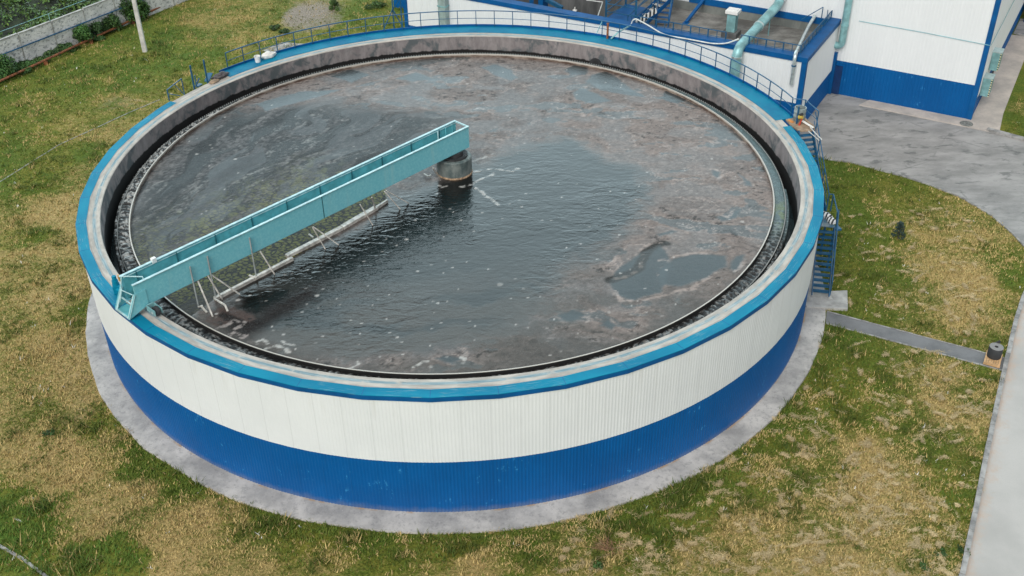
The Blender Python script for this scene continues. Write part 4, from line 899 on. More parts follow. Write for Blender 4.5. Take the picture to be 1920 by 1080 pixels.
MB().frame(bp_(BL/2+.75, BW/2, ZB+.05), Dv, Nv, Zv, BL-1.6, BW-.09, .03).build('deck', plain('teal_grating', (.045, .16, .18), .7, var=.2, scale=4), br)
MB().frame(bp_(.02, BW/2, ZT-.06), Dv, Nv, Zv, .06, BW, .07).build('end_rail', MAT['flange'], br)
MB().frame(bp_(.02, BW/2, ZB+.02), Dv, Nv, Zv, .06, BW-.04, .12).build('end_rail', MAT['bridge'], br)
MB().bar(bp_(1.35, BW-.12, ZB+.1), bp_(1.35, BW-.12, ZT-.08), .06, .06).build('post', MAT['flange'], br)
for s in (.3, .75): MB().bar(bp_(s, BW-.06, ZB+.1), bp_(s, BW-.06, ZT-.1), .05, .04).build('stiffener', MAT['bridge_in'], bb)
for s in np.arange(2.4, BL, 1.9): MB().frame(bp_(s, BW/2, ZB+.0), Dv, Nv, Zv, .08, BW-.06, .05).build('cross_beam', MAT['bridge_in'], br)
# outer end: gussets down to the rim, gate, wheels, drive
for t in (0.0, BW):
    P_ = [bp_(BL-.35, t, ZB+.02), bp_(BL+.5, t, H+.10), bp_(BL+.62, t, H+.10), bp_(BL+.62, t, H+.18), bp_(BL+.16, t, ZT-.4), bp_(BL-.35, t, ZT-.4)]
    mb = MB(); sg = .03 if t == 0 else -.03; v = [p-Nv*sg for p in P_]+[p-Nv*(sg*1.6) for p in P_]; k = len(P_)
    mb.add(v, [list(range(k)), list(range(k, 2*k))[::-1]]+[[i, k+i, k+(i+1) % k, (i+1) % k] for i in range(k)]); mb.build('gusset', MAT['bridge'], br)
    for s0, s1, w_ in ((BL+.14, BL+.60, .12),):
        MB().bar(bp_(s0, t, ZT-.45), bp_(s1, t, H+.1), .16, .025, up=tuple(Dv)).build('end_flange', MAT['flange'], br)
MB().bar(bp_(BL+.58, -.02, H+.13), bp_(BL+.58, BW+.02, H+.13), .08, .06).build('end_rail', MAT['flange'], br)
MB().bar(bp_(BL+.30, 0, H+.62), bp_(BL+.30, BW, H+.62), .05, .05).build('end_rail', MAT['flange'], br)
MB().prism([tuple(bp_(BL+.1, .04, 0)[:2]), tuple(bp_(BL+.56, .04, 0)[:2]), tuple(bp_(BL+.56, BW-.04, 0)[:2]), tuple(bp_(BL+.1, BW-.04, 0)[:2])], H+.13, H+.17).build('step_plate', MAT['bridge_in'], br)
ga = [bp_(BL+.05, BW-.05, ZT-.02), bp_(BL-.35, .12, ZT-.0), bp_(BL-.02, .10, ZT-.0)]
MB().tube([bp_(BL+.06, BW-.04, ZT+.0), bp_(BL-.5, .25, ZT+.0), bp_(BL-.42, .05, ZT-.02)], .025, 7).build('gate_bar', MAT['flange'], br)
MB().tube([bp_(BL+.06, BW-.04, ZT+.0), bp_(BL+.24, BW-.1, ZT-.55), bp_(BL+.18, .05, ZT-.45)], .025, 7).build('gate_bar', MAT['flange'], br)
MB().tube([bp_(BL+.2, BW-.1, ZT-.5), bp_(BL+.42, BW-.12, H+.45)], .025, 7).build('gate_bar', MAT['flange'], br)
MB().box(bp_(sP(284, 486, ZT), BW+.0, ZT-.08), .20, .16, .22, math.atan2(Dv[1], Dv[0])).build('junction_box', MAT['white_trim'], br, bevel=.01)
for t, dr_ in ((-.42, -1), (BW+.42, 1)):
    sw = BL-.36
    wc = MB().frame(bp_(sw-.16, t, H+.16), Dv, Nv, Zv, .035, .62, .24).frame(bp_(sw+.16, t, H+.16), Dv, Nv, Zv, .035, .62, .24).frame(bp_(sw, t-dr_*.30, H+.22), Dv, Nv, Zv, .32, .05, .2).build('wheel_fork', MAT['duct'], br)
    mb = MB(); c_ = bp_(sw, t+dr_*.1, H+.235); mb.tube([c_-Dv*.07, c_+Dv*.07], .215, 24); wl = mb.build('wheel', MAT['dark'], br, smooth=True)
    MB().tube([c_-Dv*.19, c_+Dv*.19], .06, 12).build('hub', MAT['silver'], wl)
md = G(221, 548, H)
MB().box((md[0], md[1], H+.02), .3, .3, .36, .3).tube([(md[0], md[1], H+.36), (md[0], md[1], H+.62)], .13, 12).tube([(md[0], md[1], H+.62), (md[0], md[1], H+.82)], .095, 12).tube([(md[0]-.1, md[1], H+.2), (md[0]+.4, md[1]-.3, H+.2)], .1, 10).build('drive_motor', MAT['cap'], br, bevel=.01)
lm = G(223, 521, H+.35); MB().tube([(lm[0], lm[1], H+.2), (lm[0], lm[1], H+.5)], .045, 8).build('beacon', plain('beacon_orange', (.6, .30, .08), .4), br)
# hangers, struts and scum boards in front of the beam
def hang(px, top, foot):
    s = sP(*px, ZB); p = bp_(s, -.09, 0); MB().bar((p[0], p[1], foot), (p[0], p[1], top), .075, .05).build('hanger', plain('grey_hanger', (.36, .40, .40), .5, .2), br); return p
h1 = hang((361, 530), 7.28, 5.3); h2 = hang((394, 514), 7.38, 5.3); h3 = hang((473, 477), 7.3, 5.25)
def strut(a, b, za=ZB-.02, zb=5.22, w_=.06):
    p = G(*a, za); q = G(*b, zb); MB().bar(p, q, w_, .045).build('strut', MAT['strut'], br)
for a, b in (((390, 517), (417, 561)), ((396, 515), (450, 552)), ((488, 471), (515, 514)), ((587, 425), (635, 459)), ((586, 426), (610, 467)), ((675, 383), (699, 422)), ((697, 370), (704, 392)), ((721, 359), (750, 392)), ((724, 357), (766, 381)), ((812, 315), (826, 338)), ((371, 527), (399, 594))): strut(a, b)
strut((376, 573), (388, 586), 5.35, 5.22, .07); strut((371, 576), (380, 573), 5.35, 5.35, .07); strut((402, 560), (422, 572), 5.34, 5.34, .08); strut((422, 572), (427, 584), 5.34, 5.2, .08); strut((467, 516), (481, 521), 5.36, 5.34, .07); strut((579, 439), (587, 445), 5.36, 5.36, .07); strut((795, 326), (803, 331), 5.3, 5.3, .07); strut((803, 331), (808, 328), 5.3, 5.3, .07)
def board(pts_px, w_, name='scum_board'):
    P_ = [np.array(G(*p, 5.32)) for p in pts_px]; mb = MB()
    for a, b, ww in zip(P_[:-1], P_[1:], w_):
        d_ = (b-a); L = np.linalg.norm(d_); d_ /= L; nn = np.array((-d_[1], d_[0], 0))
        mb.frame((a+b)/2-Zv*.22, d_, nn, Zv, L, ww, .25)
    return mb.build(name, MAT['strut'], br)
board([(402, 559), (548, 483)], [.15]); board([(537, 479), (640, 426)], [.22]); board([(641, 425), (705, 388)], [.26]); board([(706, 388), (726, 375)], [.10])
# ================================================================== BUILDINGS
HZ = 10.5
hall = thing('process_hall', 'tall white hall with a blue base band and blue corner trim', 'building', B(5, 6, 0))
corrugate(MB(), [B(0, 0)[:2], B(46, 0)[:2]], .22, .022, 0, 2.46, flip=-1).build('blue_wall', MAT['blue_sheet'], hall)
corrugate(MB(), [B(0, -.02)[:2], B(46, -.02)[:2]], .22, .010, 2.42, HZ, flip=-1).build('white_wall', MAT['white_sheet'], hall)
corrugate(MB(), [B(0, 0)[:2], B(0, 26)[:2]], .22, .022, 0, 1.35, flip=1).build('blue_wall', MAT['blue_sheet'], hall)
corrugate(MB(), [B(-.02, 0)[:2], B(-.02, 26)[:2]], .22, .022, 1.32, HZ, flip=1).build('white_wall', MAT['white_sheet'], hall)
MB().prism([B(-.2, -.2)[:2], B(46, -.2)[:2], B(46, 26)[:2], B(-.2, 26)[:2]], HZ, HZ+.25).build('roof', MAT['grey_conc'], hall)
MB().prism([B(0.02, .03)[:2], B(45.9, .03)[:2], B(45.9, 25.9)[:2], B(0.02, 25.9)[:2]], 0, HZ-.02).build('core', MAT['grey_conc'], hall)
MB().prism([B(-.07, -.07)[:2], B(.24, -.07)[:2], B(.24, -.04)[:2], B(-.04, -.04)[:2], B(-.04, .24)[:2], B(-.07, .24)[:2]], .0, HZ).build('corner_trim', MAT['blue_trim'], hall)
dp = MB().prism([B(8.72, -.12)[:2], B(9.38, -.12)[:2], B(9.38, .0)[:2], B(8.72, .0)[:2]], .02, 2.05).build('door', plain('dark_blue_door', (.004, .035, .13), .5), hall)
MB().prism([B(9.2, -.3)[:2], B(9.42, -.3)[:2], B(9.42, -.02)[:2], B(9.2, -.02)[:2]], .02, 3.0).build('corner_post', MAT['blue_trim'], hall)
tag(MB().tube([B(8.2, -.075, 5.38), B(4, -.075, 5.33), B(.1, -.09, 5.22), B(-.12, -.10, 5.22), B(-.14, .3, 5.22), B(-.12, 24, 5.1)], .02, 6).build('conduit', MAT['steel_teal']), 'thin grey conduit running along the white hall wall', 'conduit')
# annex: parapet, deck, walls
AU0, AU1, AV = 9.44, 39.5, -7.56
ann = thing('annex_building', 'low white annex with a blue parapet wrapped round a roof deck', 'building', B(20, -4, 0))
corrugate(MB(), [B(AU0, AV+.02)[:2], B(AU1, AV+.02)[:2]], .20, .02, 0, 2.25, flip=-1).build('blue_wall', MAT['blue_sheet'], ann)
corrugate(MB(), [B(AU0, AV)[:2], B(AU1, AV)[:2]], .20, .010, 2.2, 5.0, flip=-1).build('white_wall', MAT['white_sheet'], ann)
corrugate(MB(), [B(AU0, AV)[:2], B(AU0, -.05)[:2]], .20, .02, 0, 1.75, flip=1).build('blue_wall', MAT['blue_sheet'], ann)
corrugate(MB(), [B(AU0-.02, AV)[:2], B(AU0-.02, -.05)[:2]], .20, .02, 1.72, 5.0, flip=1).build('white_wall', MAT['white_sheet'], ann)
corrugate(MB(), [B(AU1, AV)[:2], B(AU1, -.05)[:2]], .20, .02, 0, 5.0, flip=-1).build('white_wall', MAT['white_sheet'], ann)
for u_, v_ in ((AU0, AV), (AU1, AV)):
    s_ = 1 if u_ == AU0 else -1
    MB().prism([B(u_-s_*.06, v_-.06)[:2], B(u_+s_*.26, v_-.06)[:2], B(u_+s_*.26, v_-.025)[:2], B(u_-s_*.028, v_-.025)[:2], B(u_-s_*.028, v_+.26)[:2], B(u_-s_*.06, v_+.26)[:2]], 0, 5.0).build('corner_trim', MAT['blue_trim'], ann)
CW_ = .62
cap_ = MB().prism([B(AU0-.09, AV-.09)[:2], B(AU1+.09, AV-.09)[:2], B(AU1+.09, AV+CW_)[:2], B(AU0-.09, AV+CW_)[:2]], 5.0, 5.32)
cap_.prism([B(AU0-.09, AV+CW_+.002)[:2], B(AU0+CW_+.05, AV+CW_+.002)[:2], B(AU0+CW_+.05, -.08)[:2], B(AU0-.09, -.08)[:2]], 5.0, 5.32)
cap_.build('parapet_cap', MAT['blue_trim'], ann)
MB().prism([B(AU0+.03, AV+.06)[:2], B(AU1-.03, AV+.06)[:2], B(AU1-.03, AV+CW_-.1)[:2], B(AU0+.03, AV+CW_-.1)[:2]], .0, 4.99).prism([B(AU0+.03, AV+CW_-.08)[:2], B(AU0+CW_-.1, AV+CW_-.08)[:2], B(AU0+CW_-.1, -.1)[:2], B(AU0+.03, -.1)[:2]], .0, 4.99).build('parapet_wall', MAT['plaster'], ann)
DZ = 4.15; DU = 24.3
MB().prism([B(AU0+.5, AV+.5)[:2], B(DU, AV+.5)[:2], B(DU, -.05)[:2], B(AU0+.5, -.05)[:2]], DZ-.3, DZ).build('roof_deck', MAT['deck'], ann)
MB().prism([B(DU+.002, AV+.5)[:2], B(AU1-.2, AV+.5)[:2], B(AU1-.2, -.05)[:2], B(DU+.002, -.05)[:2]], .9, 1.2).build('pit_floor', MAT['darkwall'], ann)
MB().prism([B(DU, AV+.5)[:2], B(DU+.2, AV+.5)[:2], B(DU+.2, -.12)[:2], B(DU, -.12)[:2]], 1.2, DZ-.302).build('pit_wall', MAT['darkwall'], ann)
MB().prism([B(AU0+.6, -.12)[:2], B(DU-.4, -.12)[:2], B(DU-.4, -.05)[:2], B(AU0+.6, -.05)[:2]], DZ, 4.72).build('back_wall', MAT['plaster'], ann)
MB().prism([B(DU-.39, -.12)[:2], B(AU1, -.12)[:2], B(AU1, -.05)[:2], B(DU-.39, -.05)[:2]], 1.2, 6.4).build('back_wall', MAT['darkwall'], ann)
MB().prism([B(AU0+.5, -.16)[:2], B(DU-4.2, -.16)[:2], B(DU-4.2, -.05)[:2], B(AU0+.5, -.05)[:2]], 4.73, 5.16).build('wall_flashing', MAT['blue_trim'], ann)
tag(MB().prism([B(-2.0, -1.25)[:2], B(7.0, -1.15)[:2], B(6.6, -.03)[:2], B(-.03, -.03)[:2], B(-.03, 16.8)[:2], B(-1.55, 16.8)[:2], B(-1.75, 2)[:2]], -.05, .05).build('pavement', MAT['pink']), 'pinkish concrete strip along the base of the white hall', 'pavement', kind='structure')
mh = G(1812, 232, .05); tag(lathe(mh, [(.42, .05), (.42, .066), (.36, .066), (.36, .06), (0, .062)], 28).build('manhole_cover', plain('manhole_iron', (.22, .23, .21), .8, var=.25, scale=9)), 'round iron manhole cover near the corner of the hall', 'manhole')
# parapet railings (front and side)
def low_rail(label, a, b, step, z0, hh):
    a, b = np.array(a), np.array(b); t = thing('roof_railing', label, 'railing', tuple(a)); L = np.linalg.norm(b-a); n_ = int(L/step)
    MB().bar(a+Zv*hh, b+Zv*hh, .05, .05).build('top_rail', MAT['steel_blue'], t); MB().bar(a+Zv*.10, b+Zv*.10, .03, .03).build('bottom_rail', MAT['steel_blue'], t)
    for i in range(n_+1):
        p = a+(b-a)*i/n_; w_ = .07 if i % 2 == 0 else .035; MB().box(p, w_, w_, hh, UA).build('post', MAT['steel_blue'], t)
low_rail('low blue railing on the front parapet left of the duct', B(14.9, AV+.5, 5.32), B(21.5, AV+.5, 5.32), .55, 5.32, .5)
low_rail('low blue railing on the front parapet right of the duct', B(10.0, AV+.5, 5.32), B(13.9, AV+.5, 5.32), .55, 5.32, .5)
low_rail('blue railing along the side parapet up to the hall wall', B(AU0+.58, AV+.55, 5.32), B(AU0+.58, -.2, 5.32), .42, 5.32, .5)
hp = thing('handrail_hoop', 'small blue handrail hoop where the parapet meets the hall', 'handrail', B(10.3, -.5, 5.3))
MB().bar(B(10.55, -.6, 5.3), B(10.55, -.6, 6.1), .05, .05).bar(B(10.55, -.6, 6.1), B(11.6, -1.6, 5.4), .04, .04).bar(B(10.25, -.4, 5.3), B(10.25, -.4, 5.9), .04, .04).build('hoop', MAT['steel_blue'], hp)
# vent box on the deck
vb = thing('roof_vent', 'teal roof vent with a white cap on a concrete plinth', 'vent', B(15.9, -3.2, DZ))
vc = B(15.75, -3.4, DZ)
MB().box(vc, 1.05, 1.0, .35, UA).build('plinth', MAT['darkwall'], vb, bevel=.02)
MB().box((vc[0], vc[1], DZ+.35), .60, .55, 1.25, UA).build('shaft', MAT['duct'], vb, bevel=.01)
MB().frame((vc[0], vc[1], DZ+1.6), (*UU, 0), (*VV, 0), (0, 0, 1), .86, .80, .22).frame((vc[0], vc[1], DZ+1.82), (*UU, 0), (*VV, 0), (0, 0, 1), .62, .56, .05).build('cap', MAT['white_trim'], vb, bevel=.02)
# ducts
def smooth_path(pts, rad=.5, n=6):
    P_ = [np.array(p, float) for p in pts]; out = [P_[0]]
    for a, b, c in zip(P_[:-2], P_[1:-1], P_[2:]):
        d1 = (a-b)/np.linalg.norm(a-b); d2 = (c-b)/np.linalg.norm(c-b); k = min(rad, np.linalg.norm(a-b)*.45, np.linalg.norm(c-b)*.45); p, q = b+d1*k, b+d2*k
        for i in range(n+1):
            t = i/n; out.append(p*(1-t)**2+2*b*t*(1-t)+q*t*t)
    return out+[P_[-1]]
F0 = np.array(B(0, AV-.62)); 
dA = V(1462, 6, B(0, -.5), VV); dT = V(1480, -60, B(0, -.5), VV); dB = V(1383, 92, F0, VV); dC_ = V(1377, 162, F0, VV)
vd = thing('ventilation_duct', 'thick teal duct sloping across the annex roof and down its front wall', 'duct', tuple(dB))
dT = np.array((dA[0], dA[1], HZ-.5)); dC_ = np.array((dB[0], dB[1], 1.0))
MB().tube(smooth_path([dT, dA, dB, dC_], .7), .31, 18).build('pipe', MAT['duct'], vd, smooth=True)
for p, q in ((dA+(dB-dA)*.52, (dB-dA)), (dB-Zv*.5, Zv), (dA+Zv*.3, Zv)):
    q = q/np.linalg.norm(q); MB().tube([p-q*.06, p+q*.06], .355, 18).build('joint_collar', MAT['silver'], vd, smooth=True)
lg = dA+(dB-dA)*.22; MB().bar((lg[0], lg[1], DZ), (lg[0], lg[1], lg[2]-.2), .06, .06).build('support_leg', MAT['duct'], vd)
lg = dA+(dB-dA)*.6; MB().bar((lg[0], lg[1], DZ), (lg[0], lg[1], lg[2]-.2), .06, .06).build('support_leg', MAT['duct'], vd)
F1 = np.array(B(0, AV-.3)); s0 = V(1528, 30, B(0, -.2), VV); s1 = V(1524, 60, B(0, -.2), VV); s3 = V(1491, 104, F1, VV); s4 = V(1484, 158, F1, VV)
s1 = np.array((s0[0], s0[1], 0))+np.array((-VV[0]*1.2, -VV[1]*1.2, s0[2]-.25)); s2 = np.array((s3[0], s3[1], s3[2]))
sp_ = thing('silver_pipe', 'slim silver pipe bent over the annex parapet near its corner', 'pipe', tuple(s3))
MB().tube(smooth_path([s0, s1, s2+Zv*.12, np.array((s3[0], s3[1], s4[2]))], .5), .115, 12).build('pipe', MAT['silver'], sp_, smooth=True)
MB().tube([np.array((s3[0], s3[1], s4[2]+1.2)), np.array((s3[0], s3[1], s4[2]+1.28))], .15, 12).build('bracket', MAT['steel_blue'], sp_)
e0 = V(1592, 0, B(0, -.35), VV); e1 = V(1583, 84, B(0, -.35), VV)
ed = thing('wall_duct', 'upright teal duct with an elbow on the white hall wall', 'duct', tuple(e1))
ex, ey = e0[0], e0[1]
MB().tube(smooth_path([(ex, ey, HZ), (ex, ey, e1[2]-.12), np.array((ex, ey, e1[2]-.12))+np.array((*UU, 0))*.75], .4), .235, 16).build('pipe', MAT['duct'], ed, smooth=True)
for z in (7.5, 5.0): MB().tube([(ex, ey, z), (ex, ey, z+.07)], .265, 16).build('joint_collar', MAT['duct'], ed)
dpq = V(1577, 80, B(0, -.12), VV); tag(MB().tube([(dpq[0], dpq[1], dpq[2]), (dpq[0]+.0, dpq[1], HZ)], .05, 8).build('downpipe', MAT['dark']), 'thin black downpipe beside the upright teal duct', 'downpipe')
dpw = V(1582, 60, B(0, -.12), VV); tag(MB().tube([(dpw[0], dpw[1], 3.4), (dpw[0], dpw[1], HZ)], .035, 8).build('downpipe', MAT['cable']), 'thin pale downpipe squeezed between black pipe and duct', 'downpipe')
gd = V(832, 30, B(0, AV-.3), VV)
g2 = thing('square_duct', 'grey-green square duct on the white annex wall behind the railing', 'duct', (gd[0], gd[1], 2))
MB().box((gd[0], gd[1], .3), .62, .5, 6.2, UA).build('shaft', plain('greyish_duct', (.33, .43, .42), .5, .2, var=.12), g2)
MB().box((gd[0], gd[1], 4.3), .70, .58, .08, UA).build('joint_collar', MAT['duct'], g2)
# blue bracing frame by the annex's left corner
lat = thing('bracing_frame', 'blue lattice bracing frame against the left corner of the annex', 'frame', B(40.2, AV-.3, 0))
for uu in (39.75, 40.5): MB().bar(B(uu, AV-.15, 0), B(uu, AV-.15, 6.5), .09, .09).build('post', MAT['steel_blue'], lat)
for i in range(5):
    z = 1.0+i*1.1; a_, b__ = (39.75, 40.5) if i % 2 else (40.5, 39.75)
    MB().bar(B(a_, AV-.15, z), B(b__, AV-.15, z+1.1), .06, .06).build('brace', MAT['steel_blue'], lat)
MB().bar(B(40.5, AV-.15, 1.6), B(42.0, AV-.9, .1), .06, .06).build('brace', MAT['steel_blue'], lat)
MB().bar(B(40.4, AV-.2, 3.4), B(41.6, AV-1.6, .1), .06, .06).build('brace', MAT['steel_blue'], lat)
# equipment in the pit
pl_ = thing('equipment_platform', 'blue steel equipment platform with railings behind the annex parapet', 'platform', B(24.6, -4.5, 1.2))
u0, u1, v0, v1, zt = 21.7, 23.9, -5.9, -2.6, 4.75
for uu in (u0, u1):
    for vv_ in (v0, v1): MB().bar(B(uu, vv_, 1.2), B(uu, vv_, 7.0), .12, .12).build('post', MAT['steel_blue'], pl_)
MB().prism([B(u0, v0)[:2], B(u1, v0)[:2], B(u1, v1)[:2], B(u0, v1)[:2]], zt-.2, zt).build('deck', MAT['blue_trim'], pl_)
for z in (5.3, 5.85):
    for a_, b__ in (((u0, v0), (u1, v0)), ((u1, v0), (u1, v1)), ((u0, v0), (u0, v1))): MB().bar(B(*a_, z), B(*b__, z), .05, .05).build('rail', MAT['steel_blue'], pl_)
MB().bar(B(u1, v0, 5.0), B(u0, v0, 6.4), .05, .05).build('brace', MAT['steel_blue'], pl_)
for z in (6.6,):
    for a_, b__ in (((u0, v0), (u1, v0)), ((u1, v0), (u1, v1)), ((u0, v0), (u0, v1)), ((u0, v1), (u1, v1))): MB().bar(B(*a_, z), B(*b__, z), .14, .16).build('beam', MAT['blue_trim'], pl_)
rs = thing('roof_stairs', 'blue steel stairs with pale treads climbing behind the front parapet', 'stairs', B(21.5, -5.5, DZ))
def fl2(par, a, b, wd, n_, tm):
    a, b = np.array(a), np.array(b); d_ = b-a; hd_ = np.array((d_[0], d_[1], 0)); hd_ /= np.linalg.norm(hd_); sd_q = np.array((hd_[1], -hd_[0], 0))
    for s_ in (-1, 1):
        o_ = sd_q*s_*wd/2; MB().bar(a+o_, b+o_, .06, .28).build('stringer', MAT['blue_trim'], par)
        MB().bar(a+o_+Zv*.9, b+o_+Zv*.9, .05, .05).build('handrail', MAT['steel_blue'], par)
        for f in (0, .5, 1): MB().bar(a+o_+d_*f, a+o_+d_*f+Zv*.9, .045, .045).build('post', MAT['steel_blue'], par)
    for i in range(1, n_): MB().frame(a+d_*i/n_, hd_, sd_q, (0, 0, 1), .26, wd-.05, .04).build('tread', tm, par)
fl2(rs, B(21.9, -5.9, DZ+.1), B(20.4, -1.6, DZ+2.2), .9, 9, MAT['strut'])
rs2 = thing('roof_stairs', 'dark blue steep stairs coming down onto the roof deck', 'stairs', B(19.9, -2.4, DZ))
fl2(rs2, B(20.5, -4.1, DZ), B(21.0, -1.9, DZ+2.3), .9, 9, MAT['blue_trim'])
wb = thing('warning_board', 'dark hazard board with white slanted stripes leaning by the roof stairs', 'board', B(21.3, -6.0, 4.6))
hz = MT('striped_board', .5); wv = hz.n('ShaderNodeTexWave'); hz.lk(hz.mp(hz.obj(), (1, 1, .7), UA), wv.inputs['Vector']); wv.inputs['Scale'].default_value = 1.1; hz.set('Base Color', hz.mix(hz.step(wv.outputs['Fac'], .45, .55), (.02, .03, .035), (.72, .73, .70)))
MB().bar(B(21.5, -6.55, 5.0), B(20.5, -5.2, 5.7), .05, .34).build('panel', hz.m, wb); MB().bar(B(21.0, -5.8, DZ), B(21.0, -5.8, 5.3), .06, .06).build('leg', MAT['steel_blue'], wb)
bm = thing('roof_strut', 'inclined blue strut from the hall wall down to the roof deck', 'strut', B(19, -1, DZ))
MB().bar(B(19.0, -.2, 5.1), B(19.3, -2.6, DZ+.05), .2, .16).build('bar', MAT['blue_trim'], bm); MB().box(B(19.3, -2.6, DZ), .4, .4, .04, UA).build('base_plate', MAT['blue_trim'], bm)
cb_ = thing('control_cabinet', 'blue control cabinet standing in the dark recess', 'cabinet', B(28.3, -4.2, 1.2))
cc_ = V(1010, 18, B(0, -5.0), VV)
MB().box((cc_[0], cc_[1], 1.2), 1.1, .8, 4.2, UA).build('body', MAT['blue_trim'], cb_, bevel=.03); MB().box((cc_[0]-VV[0]*.42, cc_[1]-VV[1]*.42, 4.6), .35, .05, .5, UA).build('window', MAT['dark'], cb_)
cq = cc_-np.array((*UU, 0))*1.3; MB().bar((cc_[0], cc_[1], 5.2), (cq[0]-UU[0]*.6, cq[1]-UU[1]*.6, 4.6), .25, .25).build('arm', MAT['steel_blue'], cb_)
rq = V(945, 6, B(0, -3.5), VV); tag(MB().tube([rq-np.array((*UU, 0))*1.2+Zv*.9, rq+np.array((*UU, 0))*1.0-Zv*.5], .18, 12).build('red_pipe', MAT['rust'], smooth=True), 'rust red pipe in the recess behind the parapet', 'pipe')
rq2 = V(930, 1, B(0, -4.5), VV); tag(MB().bar(rq2-np.array((*UU, 0))*1.0+Zv*.3, rq2+np.array((*UU, 0))*1.2-Zv*.2, .5, .06).build('pale_board', MAT['bag']), 'pale board lying beside the rust red pipe', 'board')
lf = V(1078, 19, B(0, -.22), VV); lt = thing('wall_lamp', 'small white lamp fixed on the dark recess wall', 'lamp', tuple(lf)); MB().box(lf-Zv*.08, .32, .2, .12, UA).build('body', MAT['white_trim'], lt, bevel=.02); MB().box((lf[0], lf[1], lf[2]+.04), .07, .07, .2, UA).build('stem', MAT['white_trim'], lt)
wp0 = V(1130, 4, B(0, -2.2), VV); wp1 = V(1119, 36, B(0, -6.4), VV); tag(MB().tube([wp0, wp1], .04, 8).build('white_pipe', MAT['cable']), 'white pipe slanting down in front of the dark recess', 'pipe')
wp2 = V(1100, 0, B(0, -1.0), VV); tag(MB().tube([wp2, wp0], .04, 8).build('white_pipe', MAT['cable']), 'white pipe running level along the dark recess wall', 'pipe')
# white hose over the parapet, blue feed pipe
hz0 = [V(1183, 47, B(0, AV+.3), VV), V(1186, 38, B(0, AV+.2), VV), V(1192, 35, B(0, AV+.1), VV), V(1215, 47, B(0, AV-.1), VV), V(1245, 66, B(0, AV-.16), VV), V(1290, 73, B(0, AV-.16), VV), V(1335, 82, B(0, AV-.2), VV), V(1362, 82, B(0, AV-.3), VV), V(1385, 73, B(0, AV-.45), VV)]
tag(MB().tube(smooth_path(hz0, .8, 4), .045, 8).build('hose', MAT['cable'], smooth=True), 'white hose drooping along the front parapet of the annex', 'hose')
fp = [V(1182, 48, B(0, AV-.15), VV), np.array(polar(18.75, 55.4, H+.5)), np.array(polar(18.5, 56.6, H+.06))]
tag(MB().tube(fp, .05, 8).build('feed_pipe', MAT['duct']), 'thin teal pipe from the parapet down to the walkway', 'pipe')
tb = polar(18.2, 57, H); tag(MB().bar(V(1129, 40, B(0, AV-.2), VV), polar(18.7, 60.2, H-.1), .05, .05).build('drop_pipe', MAT['duct']), 'upright teal pipe left of the rusty red post', 'pipe')
# electrical cabinets on the hall's side wall
haz = MT('black_yellow_edge', .5); wv = haz.n('ShaderNodeTexWave'); wv.bands_direction = 'Z'; haz.lk(haz.mp(haz.obj(), (1, 1, 1)), wv.inputs['Vector']); wv.inputs['Scale'].default_value = 1.9; haz.set('Base Color', haz.mix(haz.step(wv.outputs['Fac'], .45, .55), (.02, .02, .02), (.72, .68, .42)))
for px, lab in (((1851, 160), 'nearer teal electrical cabinet with a striped edge on the hall side wall'), ((1868, 112), 'farther teal electrical cabinet with a striped edge on the hall side wall')):
    p = V(*px, B(-.35, 0), UU); v_ = (p[0]-O2[0])*VV[0]+(p[1]-O2[1])*VV[1]; zc = p[2]
    c = thing('electrical_cabinet', lab, 'cabinet', B(-.3, v_, zc-.5), 'electrical cabinets on the hall side wall')
    MB().prism([B(-.62, v_-.42)[:2], B(-.06, v_-.42)[:2], B(-.06, v_+.42)[:2], B(-.62, v_+.42)[:2]], zc-.62, zc+.62).build('body', MAT['duct'], c, bevel=.015)
    MB().prism([B(-.66, v_-.46)[:2], B(-.04, v_-.46)[:2], B(-.04, v_+.46)[:2], B(-.66, v_+.46)[:2]], zc+.622, zc+.68).build('top', plain('pale_grey_top', (.36, .47, .47), .5), c)
    MB().prism([B(-.632, v_-.435)[:2], B(-.56, v_-.435)[:2], B(-.56, v_-.422)[:2], B(-.632, v_-.422)[:2]], zc-.6, zc+.6).build('hazard_stripe', haz.m, c)
    MB().prism([B(-.638, v_-.40)[:2], B(-.622, v_-.40)[:2], B(-.622, v_+.40)[:2], B(-.638, v_+.40)[:2]], zc-.56, zc+.58).build('door', MAT['duct'], c)
p = V(1858, 140, B(-.2, 0), UU); tag(MB().tube([p-np.array((*VV, 0))*.5+Zv*.1, p+np.array((*VV, 0))*1.2-Zv*.2, p+np.array((*VV, 0))*1.2-Zv*1.2], .05, 8).build('cable_bundle', MAT['dark']), 'black cable bundle between the two teal cabinets', 'cable')
# far blue shed and its paved strip
q = G(1895, 38); fu = (q[0]-O2[0])*UU[0]+(q[1]-O2[1])*UU[1]; fv = (q[0]-O2[0])*VV[0]+(q[1]-O2[1])*VV[1]
shed = thing('blue_shed', 'dark blue corrugated shed at the far right behind the hall', 'building', B(-5, fv+2, 0))
q2 = G(1919, 40); fv2 = (q2[0]-O2[0])*VV[0]+(q2[1]-O2[1])*VV[1]
corrugate(MB(), [B(-.4, fv2-.2)[:2], B(-12, fv2-.2)[:2]], .25, .03, 0, 4.5, flip=1).build('wall', plain('dark_blue_sheet', (.004, .05, .20), .45), shed)
MB().prism([B(-.4, fv2-.0)[:2], B(-12, fv2-.0)[:2], B(-12, fv2+6)[:2], B(-.4, fv2+6)[:2]], 0, 4.6).build('core', MAT['blue_trim'], shed)
MB().prism([B(-.2, fv2-.5)[:2], B(-12.2, fv2-.5)[:2], B(-12.2, fv2+6.3)[:2], B(-.2, fv2+6.3)[:2]], 4.6, 4.75).build('roof', MAT['grey_conc'], shed)
